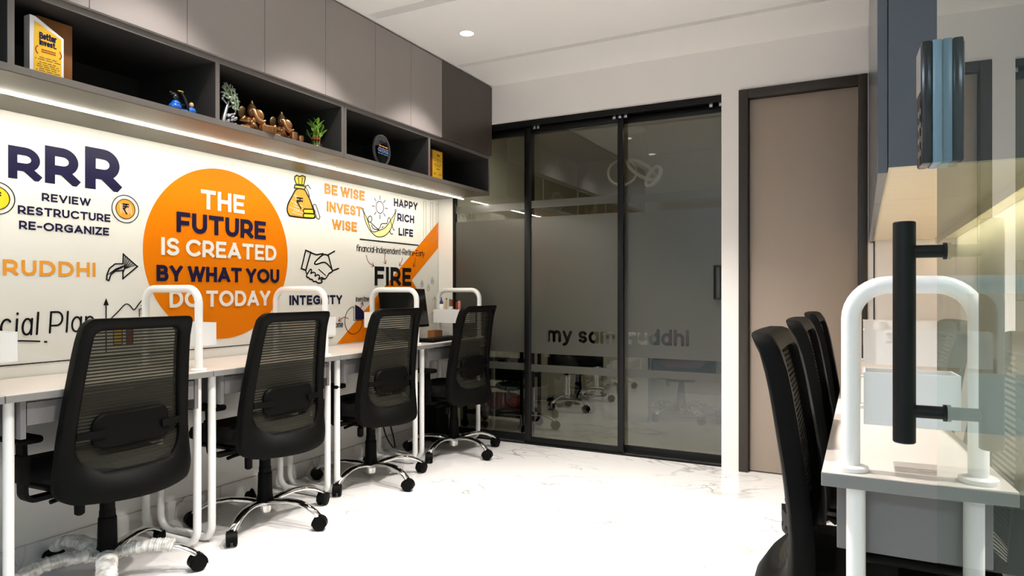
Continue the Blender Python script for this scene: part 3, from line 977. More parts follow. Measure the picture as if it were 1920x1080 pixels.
# rupee coins
def rupee(mb, cy, cz, s, w):
    for p in ([(-.5, .9), (.5, .9)], [(-.5, .45), (.5, .45)], [(-.3, .9), (.1, .82), (.12, .5), (-.1, .12), (-.45, .08), (.2, -.9)]):
        ribbon(mb, S, [(cy + x * s, cz + y * s) for x, y in p], w, .0034, cap='round')
def rings(mb):
    for cy, cz in ((1.368, 1.461), (1.877, 1.474)):
        ribbon(mb, S, ell(cy, cz, .062), .0035, .0022, closed=True)
        ribbon(mb, S, ell(cy, cz, .044), .003, .0026, closed=True)
        rupee(mb, cy, cz, .024, .0055)
mural('coin_outline', M['ink'], rings)
mural('yellow_coin', M['yellow'], lambda mb: fill(mb, S, ell(1.368, 1.461, .0445), .0012))
mural('orange_coin', M['orange_text'], lambda mb: fill(mb, S, ell(1.877, 1.474, .0445), .0012))

# curved arrow with hatching
def arrow(mb):
    P = DR['arrow']
    ribbon(mb, S, P, .006, .002, closed=True)
    for k in range(1, 7):
        t = k / 7
        y0 = P[0][0] + (P[1][0] - P[0][0]) * t
        z0 = P[0][1] + (P[1][1] - P[0][1]) * t
        ribbon(mb, S, [(y0, z0), (P[3][0] + (P[2][0] - P[3][0]) * t * .3 + .004, z0 - .07 * (1 - t) - .012)], .0032, .002)
    for k in range(6):
        t = k / 6
        ribbon(mb, S, [(1.797 + .07 * t, 1.175 + .035 * t), (1.835 + .055 * t, 1.205 + .022 * t)], .0028, .002)
mural('arrow_drawing', M['ink'], arrow)

# handwriting, graph
def hand(mb):
    lettering(mb, S, 'cial', 1.378, 1.512, .925, 1.02, .085, cap='round', track=.24, slant=.06)
    lettering(mb, S, 'Plan', 1.555, 1.735, .928, 1.02, .085, cap='round', track=.2, slant=.06)
    ribbon(mb, S, [(1.398, .909), (1.46, .905), (1.52, .899)], .006, .002, cap='round')
    ribbon(mb, S, [(1.540, .896), (1.545, .8955)], .008, .002, cap='round')
mural('handwriting', M['ink'], hand)
def graph(mb):
    ribbon(mb, S, [(1.789, 1.05), (1.789, .835)], .005, .002)
    fill(mb, S, [(1.777, 1.04), (1.801, 1.04), (1.789, 1.072)], .0022)
    ribbon(mb, S, smooth2(DR['curve']), .005, .002, cap='round')
    ribbon(mb, S, DR['stub'], .004, .002)
    for k in range(4):
        ribbon(mb, S, [(1.951, 1.0 + k * .012), (1.966, 1.006 + k * .012)], .004, .002)
    ribbon(mb, S, [(1.774, .846), (2.06, .846)], .004, .002)
    for y0, y1 in ((1.822, 1.861), (1.881, 1.911)):
        ribbon(mb, S, [(y0, .864), (y0, .936), (y1, .936), (y1, .864)], .004, .003, closed=True)
mural('graph_drawing', M['ink'], graph)
mural('yellow_bar', M['yellow'], lambda mb: fill(mb, S, [(1.822, .864), (1.861, .864), (1.861, .936), (1.822, .936)], .0015))
mural('red_bar', M['red_ink'], lambda mb: fill(mb, S, [(1.881, .864), (1.911, .864), (1.911, .936), (1.881, .936)], .0015))

# the orange disc and its raised letters
mural('orange_disc', M['orange'], lambda mb: fill(mb, S, ell(2.401, 1.296, .441, 128), .0015, .0012))
def wl(mb):
    lettering(mb, S, 'THE', 2.266, 2.533, 1.519, 1.617, .20, .0055, .0035)
    lettering(mb, S, 'IS CREATED', 2.051, 2.754, 1.275, 1.36, .20, .0055, .0035)
    lettering(mb, S, 'DO TODAY', 2.094, 2.708, 1.023, 1.106, .20, .0055, .0035)
mural('white_raised_lettering', M['white_text'], wl)
def nl(mb):
    lettering(mb, S, 'FUTURE', 2.132, 2.677, 1.391, 1.49, .22, .0055, .0035)
    lettering(mb, S, 'BY WHAT YOU', 2.028, 2.774, 1.15, 1.227, .22, .0055, .0035)
mural('navy_raised_lettering', M['navy'], nl)

# money bag
mural('bag_body', M['orange_text'], lambda mb: fill(mb, S, smoothc(DR['body']), .0010))
def streaks(mb):
    for k in range(9):
        z = 1.56 + k * .013
        w = .085 - abs(k - 1) * .006
        y = 2.925 + .02 * math.sin(k * 2.2)
        ribbon(mb, S, [(y - w * .6, z + .006), (y + w * .35, z - .004)], .0026, .0016)
    for k in range(7):
        y = 1.852 + k * .008
        ribbon(mb, S, [(y, 1.495 - .004 * (k % 3)), (y + .006, 1.452 + .006 * (k % 2))], .002, .0018)
mural('sketch_streaks', M['mural'], streaks)
def bagy(mb):
    for k in ('tuft', 'tie', 'coin1', 'coin2'):
        fill(mb, S, DR[k], .0018)
mural('bag_tuft', M['yellow'], bagy)
def bag(mb):
    ribbon(mb, S, smoothc(DR['body']), .009, .0024, closed=True)
    for k in ('tuft', 'tie', 'coin1', 'coin2'):
        ribbon(mb, S, DR[k], .0075, .0026, closed=True)
    for k in ('tuft1', 'tuft2', 'string1', 'string2'):
        ribbon(mb, S, DR[k], .0055, .0026, cap='round')
    ribbon(mb, S, DR['strap'], .005, .0026, closed=True)
    for k in ('rup1', 'rup2', 'rup3'):
        ribbon(mb, S, DR[k], .009, .003, cap='round')
mural('bag_outline', M['ink'], bag)

# be wise invest wise, happy rich life
def bw(mb, w, h, kw):
    lettering(mb, S, 'BE WISE', 3.145, 3.52, 1.708, 1.772, w, h, kw=kw)
    lettering(mb, S, 'INVEST', 3.165, 3.495, 1.60, 1.664, w, h, kw=kw)
    lettering(mb, S, 'WISE', 3.211, 3.443, 1.493, 1.557, w, h, kw=kw)
mural('lettering_outline', M['red_ink'], lambda mb: bw(mb, .24, .0012, 1.0))
mural('orange_lettering', M['orange_text'], lambda mb: bw(mb, .24, .0020, .68))
def hrl(mb):
    lettering(mb, S, 'HAPPY', 3.837, 4.121, 1.709, 1.766, .235)
    lettering(mb, S, 'RICH', 3.877, 4.078, 1.607, 1.664, .235)
    lettering(mb, S, 'LIFE', 3.892, 4.065, 1.505, 1.56, .235)
mural('slogan_lettering', M['navy'], hrl)

# sun, hammock and reclining figure
mural('hammock_fill', M['pale_yellow'], lambda mb: fill(mb, S, smooth2(DR['ham_out']) + smooth2(DR['ham_in'])[1:-1], .0008))
def ham(mb):
    ribbon(mb, S, ell(3.68, 1.683, .041), .0052, .002, closed=True)
    for k in range(8):
        a = 2 * PI * k / 8
        ribbon(mb, S, [(3.68 + .058 * math.cos(a), 1.683 + .053 * math.sin(a)), (3.68 + .082 * math.cos(a), 1.683 + .078 * math.sin(a))], .0052, .002)
    ribbon(mb, S, smooth2(DR['ham_out']), .0056, .002, cap='round')
    ribbon(mb, S, smooth2(DR['ham_in']), .0056, .002, cap='round')
    for k in ('ham_l', 'ham_r'):
        ribbon(mb, S, ell(DR[k][0][0], DR[k][0][1], .008, 14), .0048, .002, closed=True)
    for k in ('man1', 'man2', 'man3', 'man4', 'man5'):
        ribbon(mb, S, smooth2(DR[k]), .0056, .002, cap='round')
    ribbon(mb, S, smoothc(DR['head']), .0056, .002, closed=True)
mural('hammock_drawing', M['ink'], ham)

def fire(mb):
    ribbon(mb, S, [(3.475, 1.4485), (4.131, 1.4485)], .0085, .002)
    lettering(mb, S, 'FIRE', 3.623, 4.042, 1.143, 1.274, .23, .0026)
    lettering(mb, S, 'financial-Independent-Retire-Early', 3.436, 4.211, 1.366, 1.412, .105, cap='round', track=.1, h=.0026, slant=.05)
mural('fire_lettering', M['ink'], fire)
def reds(mb):
    for k in ('redA', 'redB', 'redC', 'redD', 'invA', 'comeA'):
        p = smooth2(DR[k])
        ribbon(mb, S, p, .0042, .0026, cap='round')
        a, b_ = Vector(p[-2]), Vector(p[-1])
        d = (a - b_).normalized()
        for s in (1, -1):
            c, s_ = math.cos(.6), math.sin(.6) * s
            e = b_ + Vector((d.x * c - d.y * s_, d.x * s_ + d.y * c)) * .026
            ribbon(mb, S, [tuple(b_), tuple(e)], .0042, .0026, cap='round')
mural('red_arrows', M['red_ink'], reds)

# orange diagonal
def diag(mb):
    fill(mb, S, [(3.252, .768), (3.512, .768), (4.051, 1.185), (4.4, 1.445), (4.4, 1.648)], .0010)
    fill(mb, S, [(4.051, 1.185), (3.95, 1.107), (4.10, .96), (4.19, 1.046)], .0012)
mural('orange_diagonal', M['orange'], diag)
def lines(mb):
    for y0, y1 in ((4.199, 4.231), (4.291, 4.324), (4.370, 4.398)):
        ribbon(mb, S, [(y0, 1.486), (y1, 1.486), (y1, 1.788), (y0, 1.788)], .0022, .0024, closed=True)
    ribbon(mb, S, [(4.3985, .78), (4.3985, 1.44)], .0022, .0024)
    for y, z in ((4.18, 1.157), (4.264, 1.129), (4.315, 1.183)):
        ribbon(mb, S, smoothc([(y, z + .028), (y - .016, z), (y - .012, z - .018), (y, z - .024), (y + .012, z - .018), (y + .016, z)]), .0032, .0024, closed=True)
        ribbon(mb, S, [(y - .006, z + .006), (y + .006, z + .004), (y - .004, z - .014)], .003, .0024)
    ribbon(mb, S, smooth2([(4.30, .93), (4.34, .95), (4.355, 1.0), (4.35, 1.06)]), .0032, .0024)
    ribbon(mb, S, [(4.325, 1.035), (4.35, 1.06), (4.372, 1.03)], .0032, .0024)
mural('thin_line_drawing', M['grey_ink'], lines)

# handshake and integrity
def shake(mb):
    ribbon(mb, S, DR['cuff'], .0095, .002, closed=True)
    ribbon(mb, S, DR['hand_left'], .0095, .002, cap='round')
    ribbon(mb, S, smooth2(DR['hand_right'], 3), .0095, .002, cap='round')
    ribbon(mb, S, DR['cuff_top'], .0095, .002, cap='round')
    ribbon(mb, S, smooth2(DR['knuckles'], 3), .008, .002, cap='round')
    ribbon(mb, S, smooth2(DR['fingers'], 3), .009, .002, cap='round')
    ribbon(mb, S, DR['line_palm'], .0065, .002, cap='round')
mural('handshake_drawing', M['ink'], shake)
mural('slogan_lettering', M['navy'], lambda mb: lettering(mb, S, 'INTEGRITY', 2.856, 3.3, 1.0215, 1.079, .235))

# little pie chart
def pie(mb):
    ribbon(mb, S, [(3.412 + .086 * math.cos(R(a)), .912 + .089 * math.sin(R(a))) for a in range(90, 361, 9)] + [(3.412, .912), (3.412, 1.0)], .0038, .0026)
    lettering(mb, S, 'investme', 3.433, 3.565, 1.033, 1.072, .10, cap='round', track=.1, h=.0026)
    lettering(mb, S, 'come', 3.218, 3.308, .872, .912, .11, cap='round', track=.14, h=.0026)
    ribbon(mb, S, [(1.2, .8125), (3.215, .8125)], .0045, .002)
mural('pie_chart_drawing', M['ink'], pie)
mural('pie_wedge', M['navy'], lambda mb: fill(mb, S, DR['wedge'], .0018))

# ------------------------------------------------------------------ desks
def make_desk(name, label, w):
    """local: front edge at y=0 (user side at -y), back at y=.48, run along x 0..w"""
    t = thing(name, label, 'desk', (0, 0, 0), 0, None)
    b = MB().box((.0008, 0, .7355), (w - .0008, .482, .7595), .0012, 1)
    b.box((.0012, .0008, .7595), (w - .0012, .481, ZD), mi=1)
    b.build('worktop', [M['desk_edge'], M['desk_top']], t)
    for x in (.055, w - .073):
        MB().box((x, .025, .605), (x + .018, .43, .735), .001, 1).build('side_bracket', M['desk_grey'], t)
    d = MB().box((.076, .026, .648), (w - .076, .044, .726), .001, 1).build('drawer_front', M['desk_grey'], t)
    MB().box((.076, .0445, .655), (w - .076, .41, .667)).build('drawer_tray', M['laminate_dark'], d)
    for x in (.036, w - .036):
        p = fillet([(x, .058, .735), (x, .058, .0172), (x, .405, .0172), (x, .405, .735)], .06, 7)
        MB().tube(p, .0165, 14).build('leg_frame', M['white_metal'], t)
    return t
DW = .788
desk0 = make_desk('desk', 'grey topped desk', DW)
ROT_L, ROT_R = R(90), R(-90)
# mural row: local y -> -X, local x -> +Y
dl = ['grey topped desk in front of the handwriting, behind the wrapped chair base', 'grey topped desk below the orange disc, second of the mural row',
      'grey topped desk below the word integrity, third of the mural row', 'grey topped desk carrying the monitor and keyboard beside the glass partition']
ys = [1.168, 1.957, 2.746, 3.535]
desk0.location = (-2.467, ys[0], 0)
desk0.rotation_euler = (0, 0, ROT_L)
desk0['label'] = dl[0]
desk0['group'] = 'white legged desks'
for y, lb in zip(ys[1:], dl[1:]):
    dup(desk0, (-2.467, y, 0), ROT_L, lb, 'white legged desks')
dup(desk0, (-2.467, .379, 0), ROT_L, 'grey topped desk cut off by the left picture edge', 'white legged desks')
dr = ['grey topped desk next to the open glass door', 'grey topped desk under the blue-grey cabinets, second from the glass door', 'grey topped desk under the blue-grey cabinets, nearest the taupe door']
yr = [2.174, 2.963, 3.752]
for y, lb in zip(yr, dr):
    dup(desk0, (-.069, y, 0), ROT_R, lb, 'white legged desks')

# white tube hoops standing on the desk ends
def make_hoop(label):
    t = thing('desk_hoop', label, 'rail', (0, 0, ZD), 0, 'white tube hoops on the desks')
    p = fillet([(0, 0, .009), (0, 0, .352), (0, .36, .352), (0, .36, .009)], .065, 9)
    MB().tube(p, .0165, 18).build('tube', M['white_metal'], t)
    for y in (0, .36):
        MB().lathe([(.031, .0004), (.031, .008), (.028, .0105), (.018, .011)], (0, y, 0), 28).build('flange', M['white_metal'], t)
    return t
hoop0 = make_hoop('white tube hoop on the desk cut by the left picture edge')
hoop0.location = (-2.522, 1.135, ZD)
hoop0.rotation_euler = (0, 0, ROT_L)
for y, lb in ((1.925, 'white tube hoop in front of the lower edge of the orange disc'), (2.688, 'white tube hoop framing the word integrity'),
              (3.510, 'white tube hoop in front of the black monitor'), (4.300, 'white tube hoop nearest the glass partition, pens hang on it')):
    dup(hoop0, (-2.522, y, ZD), ROT_L, lb)
for y, lb in ((1.433, 'large white tube hoop nearest the open glass door'), (2.225, 'white tube hoop under the blue-grey cabinets, second from the glass door'),
              (3.01, 'white tube hoop under the blue-grey cabinets, third from the glass door'), (3.72, 'white tube hoop under the blue-grey cabinets nearest the taupe door')):
    dup(hoop0, (-.020, y, ZD), ROT_R, lb)

# white open boxes hung on the hoops (local: x along desk run, y away from the user)
def make_box(label):
    t = thing('storage_box', label, 'box', (0, 0, 0), 0, 'white boxes hung on the hoops')
    b = MB()
    b.box((0, .022, 0), (.085, .338, .003))
    for a, c in (((0, .022, .003), (.003, .338, .10)), ((.082, .022, .003), (.085, .338, .10)), ((.003, .022, .003), (.082, .025, .10)), ((.003, .335, .003), (.082, .338, .10))):
        b.box(a, c)
    b.build('box_body', M['white_metal'], t)
    b = MB()
    for y in (.09, .27):
        b.box((-.0205, y - .012, .094), (-.001, y + .012, .0975)).box((-.003, y - .012, .07), (-.0008, y + .012, .0945))
    b.build('hook', M['white_metal'], t)
    return t
box0 = make_box('white box hung beside the hoop at the left picture edge')
box0.location = (-2.522, 1.135 + .0205, .864)
box0.rotation_euler = (0, 0, ROT_L)
for y, s, lb in ((1.925, 1, 'white box hung behind the hoop in front of the orange disc'), (2.688, 1, 'white box hung behind the hoop by the word integrity'),
                 (3.510, -1, 'white box hung on the hoop by the black monitor'), (4.300, -1, 'white box holding a bottle and pens beside the glass partition')):
    if s > 0:
        dup(box0, (-2.522, y + .0205, .864), ROT_L, lb)
    else:
        dup(box0, (-2.522 - .36, y - .0205, .868), R(-90), lb)
for y, lb in ((1.433, 'large pale box hung on the hoop nearest the open glass door'), (2.225, 'white box on the second hoop under the blue-grey cabinets'),
              (3.01, 'white box on the third hoop under the blue-grey cabinets')):
    dup(box0, (-.020 + .36, y + .0205, .846 + (.04 if y > 2 else 0)), R(90), lb)

# ------------------------------------------------------------------ office chairs
def lerp_tab(tab, z):
    if z <= tab[0][0]: return tab[0][1]
    for (a, u), (b_, v) in zip(tab, tab[1:]):
        if z <= b_:
            t = (z - a) / (b_ - a)
            return u + (v - u) * t
    return tab[-1][1]
BAR = [(.40, -.140), (.47, -.135), (.55, -.137), (.62, -.145), (.73, -.162), (.87, -.186), (.955, -.205), (.985, -.222), (1.01, -.236)]
BUL = [(.33, .118), (.38, .112), (.44, .085), (.50, .056), (.58, .030), (.70, .013), (.9, .008), (1.01, .010)]
HW = [(.34, .262), (.47, .262), (.55, .256), (1.01, .207)]
def back_y(x, z):
    w = lerp_tab(HW, z)
    k = 1 - min(1, abs(x) / w) ** 2
    return lerp_tab(BAR, z) - lerp_tab(BUL, z) * k
def rtrap(zb, zt, wb, wt, rb, rt, sag=0.0):
    """rounded trapezoid outline with matching point counts"""
    C4 = [(-wb, zb, rb), (wb, zb, rb), (wt, zt, rt), (-wt, zt, rt)]
    out = []
    for i in range(4):
        ax, az, _ = C4[i - 1]; bx, bz, r = C4[i]; cx, cz, _2 = C4[(i + 1) % 4]
        f = fillet([(ax, 0, az), (bx, 0, bz), (cx, 0, cz)], r, 8)[1:-1]
        out.append([(p.x, p.z) for p in f])
    pts = []
    for i in range(4):
        pts += out[i]
        a, b_ = out[i][-1], out[(i + 1) % 4][0]
        for k in range(1, 12):
            t = k / 12
            pts.append((a[0] + (b_[0] - a[0]) * t, a[1] + (b_[1] - a[1]) * t))
    if sag:
        mid = (zb + zt) / 2
        pts = [(x, z - sag * max(0, 1 - (x / wb) ** 2) if z < mid else z) for x, z in pts]
    return pts
def make_chair(label, wrapped=False):
    t = thing('office_chair', label, 'chair')
    O_ = rtrap(.365, 1.006, .266, .207, .06, .032, .010)
    I_ = rtrap(.458, .962, .208, .164, .10, .026, .0)
    sec = [(0, .004), (0, .034), (.10, .045), (.90, .045), (1, .038), (1, .008), (.88, .001), (.5, -.004), (.12, .0)]
    bm_ = MB()
    n = len(O_)
    rings_ = []
    for i in range(n):
        rg = []
        for s, d in sec:
            x = O_[i][0] + (I_[i][0] - O_[i][0]) * s
            z = O_[i][1] + (I_[i][1] - O_[i][1]) * s
            rg.append(bm_.bm.verts.new((x, back_y(x, z) + d, z)))
        rings_.append(rg)
    m = len(sec)
    for i in range(n):
        A, B = rings_[i], rings_[(i + 1) % n]
        for j in range(m):
            k = (j + 1) % m
            bm_.bm.faces.new((A[j], A[k], B[k], B[j]))
    fr = bm_.build('back_frame', M['black_plastic'], t, smooth=50)
    def mp(u, v):
        z = .450 + (.968 - .450) * v
        w = lerp_tab([(.45, .200), (.56, .204), (.962, .166), (.97, .166)], z) + .004
        if z < .55:
            w = .204 - (.55 - z) ** 2 * 6
        x = -w + 2 * w * u
        return (x, back_y(x, z) + .022 + .010 * math.sin(PI * v) * (1 - (2 * u - 1) ** 2), z)
    MB().grid(mp, 20, 24).build('mesh_back', M['mesh'], t, smooth=80)
    # lumbar pad
    pad = rtrap(.535, .662, .152, .144, .045, .04)
    b = MB()
    front = [b.bm.verts.new((x, back_y(x, z) + .016, z)) for x, z in pad]
    mid = [b.bm.verts.new((x, back_y(x, z) + .006, z)) for x, z in pad]
    rear = [b.bm.verts.new((x * .95, back_y(x, z) - .002, .60 + (z - .60) * .9)) for x, z in pad]
    for A, B in ((front, mid), (mid, rear)):
        for i in range(len(pad)):
            j = (i + 1) % len(pad)
            b.bm.faces.new((A[i], A[j], B[j], B[i]))
    b.bm.faces.new(front[::-1]); b.bm.faces.new(rear)
    lum = b.build('lumbar_support', M['black_plastic'], t)
    for s in (-1, 1):
        b = MB()
        xs = [s * .107, s * .15, s * .198]
        b.sweep([(x, back_y(x, .592) - .006 + (.01 if abs(x) > .19 else 0), .592) for x in xs], [(-.005, -.013), (.005, -.013), (.005, .013), (-.005, .013)], up=(0, 0, 1))
        b.build('bracket', M['black_plastic'], lum)
    # seat
    b = MB()
    def top(u, v):
        a = 2 * u - 1
        y = -.185 + .45 * v
        w = .235 * (1 - .10 * (1 - v) ** 3)
        return w * a, y
    prof = rtrap(-.185, .275, .215, .240, .09, .07)
    zs = [(.90, .405), (1.0, .418), (1.015, .44), (.985, .462), (.90, .474), (.55, .470), (.02, .464)]
    rr = []
    for k, z in zs:
        rr.append([b.bm.verts.new((x * k, .045 + (y - .045) * k, z)) for x, y in prof])
    for A, B in zip(rr, rr[1:]):
        for i in range(len(prof)):
            j = (i + 1) % len(prof)
            b.bm.faces.new((A[i], A[j], B[j], B[i]))
    b.bm.faces.new(rr[0][::-1]); b.bm.faces.new(rr[-1])
    b.build('seat', M['black_fabric'], t, smooth=60)
    b = MB()
    rr = []
    for k, z in ((.72, .372), (.88, .380), (.93, .396), (.91, .404)):
        rr.append([b.bm.verts.new((x * k, .045 + (y - .045) * k, z)) for x, y in prof])
    for A, B in zip(rr, rr[1:]):
        for i in range(len(prof)):
            j = (i + 1) % len(prof)
            b.bm.faces.new((A[i], A[j], B[j], B[i]))
    b.bm.faces.new(rr[0][::-1]); b.bm.faces.new(rr[-1])
    b.build('seat_shell', M['black_plastic'], t, smooth=60)
    # tilt mechanism reaching back to the frame, with ribbed cover
    b = MB()
    b.box((-.085, -.10, .325), (.085, .14, .371), .012)
    b.poly([(-.17, -.135, .418), (-.10, -.06, .335), (.10, -.06, .335), (.17, -.135, .418)], (0, .03, .012))
    for k in range(7):
        x = -.02 + k * .022
        b.sweep([(x, -.055, .338), (x + .012, -.11, .352), (x + .02, -.16, .385)], [(-.003, -.003), (.003, -.003), (.003, .003), (-.003, .003)])
    b.build('tilt_mechanism', M['black_plastic'], t)
    b = MB().tube([(-.085, .03, .345), (-.15, .03, .343), (-.19, .03, .338)], .008, 10)
    b.lathe([(.010, 0), (.017, .006), (.018, .05), (.012, .058)], (-.115, -.02, .278), 14)
    b.build('control_lever', M['black_plastic'], t)
    # arms
    for s in (-1, 1):
        b = MB()
        b.sweep(fillet([(s * .10, .02, .368), (s * .283, .02, .368), (s * .283, .03, .57)], .03, 6), [(-.008, -.024), (.008, -.024), (.008, .024), (-.008, .024)], up=(0, 1, 0))
        b.box((s * .283 - .014, -.006, .43), (s * .283 + .014, .058, .53), .006)
        ar = b.build('armrest', M['black_plastic'], t)
        MB().box((s * .278 - .040, -.03, .571), (s * .278 + .040, .21, .598), .012, 3).build('arm_pad', M['black_plastic'], ar)
    # column and base
    MB().lathe([(.038, .098), (.041, .10), (.0385, .112), (.0345, .13), (.0335, .17), (.032, .232), (.0305, .236), (.0285, .238), (.028, .262), (.0262, .263), (.026, .327)], seg=24).build('gas_column', M['black_plastic'], t)
    MB().lathe([(.020, .045), (.026, .047), (.030, .06), (.031, .11), (.024, .116)], seg=24).build('hub', M['chrome'], t)
    for k in range(5):
        a = R(72 * k)
        ca, sa = math.cos(a), math.sin(a)
        prof_ = [(r, z) for r, z in ((.022, .090), (.08, .106), (.15, .115), (.21, .112), (.26, .098), (.298, .078), (.318, .062))]
        p = [(r * ca, r * sa, z) for r, z in prof_]
        b = MB().sweep(p, [(.0225 * math.cos(2 * PI * i / 14), .0125 * math.sin(2 * PI * i / 14)) for i in range(14)], up=(0, 0, 1), scale=[1.25, 1.12, 1.0, .95, .9, .86, .82])
        lg = b.build('base_leg', M['chrome'], t, smooth=60)
        if wrapped and k in (0, 2, 3, 4):
            b = MB()
            end = .235 if k == 0 else .30
            path, scs = [], []
            nn = 60
            for i in range(nn + 1):
                r = .035 + (end - .035) * i / nn
                z = lerp_tab([(q[0], q[1]) for q in prof_], r)
                path.append((r * ca, r * sa, z - .001))
                scs.append(1 + .07 * random.random() + .07 * math.sin(i * .9) + .05 * math.sin(i * 2.3))
            b.sweep(path, [(.031 * math.cos(2 * PI * i / 16) * (1 + .07 * random.random()), .0215 * math.sin(2 * PI * i / 16) * (1 + .09 * random.random())) for i in range(16)], up=(0, 0, 1), scale=scs)
            b.build('plastic_wrap', M['wrap'], lg, smooth=50)
        b = MB()
        cx, cy = .322 * ca, .322 * sa
        tx, ty = -sa, ca
        for s in (-1, 1):
            w0 = MB().lathe([(.024, -.0095), (.0295, -.0075), (.0315, -.004), (.0315, .005), (.027, .009)], (s * .0145, 0, .0318), 20, 'x')
            w0.xf(Matrix.Translation((cx, cy, 0)) @ Matrix.Rotation(a + PI / 2 + .5, 4, 'Z'))
            me = bpy.data.meshes.new('tmp'); w0.bm.to_mesh(me); w0.bm.free(); b.bm.from_mesh(me); bpy.data.meshes.remove(me)
        h_ = MB()
        hood = [(.0345 * math.cos(R(q)), .0345 * math.sin(R(q))) for q in range(-12, 193, 12)]
        h_.sweep([(-.021, 0, .0318), (.021, 0, .0318)], [(y, z) for y, z in hood] + [(y * .93, z * .93) for y, z in hood[::-1]], up=(0, 0, 1))
        h_.lathe([(.010, .06), (.010, .072)], (0, 0, 0), 12)
        h_.xf(Matrix.Translation((cx, cy, 0)) @ Matrix.Rotation(a + PI / 2 + .5, 4, 'Z'))
        me = bpy.data.meshes.new('tmp'); h_.bm.to_mesh(me); h_.bm.free(); b.bm.from_mesh(me); bpy.data.meshes.remove(me)
        b.build('caster', M['black_plastic'], t, smooth=40)
    return t
def base_turn(root, deg):
    """swivel the five-star base under the seat"""
    for c in root.children:
        if c.name.split('.')[0] in ('base_leg', 'caster', 'hub'):
            c.rotation_euler = (0, 0, R(deg))
chair1 = make_chair('black mesh office chair nearest on the left, base legs in plastic wrap', True)
chair1['group'] = 'black mesh office chairs'
chair2 = make_chair('black mesh office chair in front of the orange disc and the word integrity')
chair2['group'] = 'black mesh office chairs'
def put(c, x, y, rz, base_world):
    c.location = (x, y, 0)
    c.rotation_euler = (0, 0, R(rz))
    base_turn(c, base_world - rz)
put(chair1, -2.575, 1.565, 90, 40)
put(chair2, -2.541, 2.302, 90, 5)
for x, y, rz, bw_, lb in ((-2.539, 3.081, 90, -12, 'black mesh office chair in front of the monitor hoop, third from the left'),
                          (-2.485, 3.892, 90, -15, 'black mesh office chair nearest the glass partition at the monitor desk'),
                          (.008, 1.79, -90, 20, 'black mesh office chair nearest the open glass door'),
                          (.008, 2.575, -90, 50, 'middle black mesh office chair under the blue-grey cabinets'),
                          (.008, 3.36, -90, 10, 'black mesh office chair closest to the taupe door'),
                          (-2.40, 5.95, -8, 25, 'office chair seen through the middle glass door')):
    c = dup(chair2, (x, y, 0), 0, lb)
    put(c, x, y, rz, bw_)
c = dup(chair1, (0, 0, 0), 0, 'dark red office chair seen low through the right glass door', None)
put(c, -1.40, 5.86, 18, 170)
for ch in c.children:
    if ch.name.split('.')[0] in ('seat', 'mesh_back'):
        ch.material_slots[0].link = 'OBJECT'
        ch.material_slots[0].material = M['red_fabric']

# ------------------------------------------------------------------ things on the open shelf
ZS = 1.8325      # top of the bottom board
def face_plane(o):      # drawing surface facing the room on a thing at the shelf
    return Plane2(lambda a, b: (0, a, b), (1, 0, 0))
FS = face_plane(None)
# slanted white award in front of a brown board (local: y along the shelf, x towards the room)
t = thing('award', 'white slanted award with yellow plate reading Better invest', 'award', (-2.475, 1.243, ZS), 0)
MB().poly([(0, 0, 0), (0, .108, 0), (0, .108, .150), (0, .018, .198), (0, 0, .199)], (.035, 0, 0)).build('block', M['trophy_white'], t)
b = MB()
fill(b, FS, [(.012, .002), (.100, .002), (.100, .146), (.014, .183)], .0008, .0006)
pl = b.build('yellow_plate', M['trophy_yellow'], t, smooth=0)
b = MB()
def word(b, s, y0, y1, z0, z1, w=.2): lettering(b, FS, s, y0, y1, z0, z1, w, .0014, .0004)
word(b, 'Better', .030, .083, .1270, .1500, .2)
word(b, 'invest.', .030, .083, .1060, .1260, .2)
for k, (y0, y1, z) in enumerate(((.026, .090, .064), (.016, .098, .057), (.030, .082, .047), (.024, .092, .040), (.022, .094, .033), (.026, .088, .026), (.020, .096, .019), (.030, .086, .012))):
    n = 16
    for i in range(n):
        if (i * 7 + k * 3) % 5:
            ya = y0 + (y1 - y0) * i / n
            fill(b, FS, [(ya, z), (ya + (y1 - y0) / n * .7, z), (ya + (y1 - y0) / n * .7, z + .0022), (ya, z + .0022)], .0014, .0004)
b.build('plate_print', M['navy'], pl, smooth=0)
b = MB()
for s, cy in ((1, .030), (-1, .088)):
    ribbon(b, FS, [(cy + s * .012 * math.cos(R(q)) * -1, .088 + .014 * math.sin(R(q))) for q in range(-60, 61, 15)], .003, .0014, .0004)
for z in (.090, .083):
    for i in range(10):
        fill(b, FS, [(.036 + i * .0046, z), (.0394 + i * .0046, z), (.0394 + i * .0046, z + .004), (.036 + i * .0046, z + .004)], .0014, .0004)
b.build('plate_emblem', M['red_ink'], pl, smooth=0)
t = thing('plaque', 'brown wooden plaque standing behind the white slanted award', 'plaque', (-2.535, 1.29, ZS), 0)
MB().box((0, 0, 0), (.014, .116, .222), .002).build('board', M['brown_board'], t)
MB().box((-.06, .03, 0), (-.001, .086, .006), .001).build('rear_strut', M['brown_board'], t)

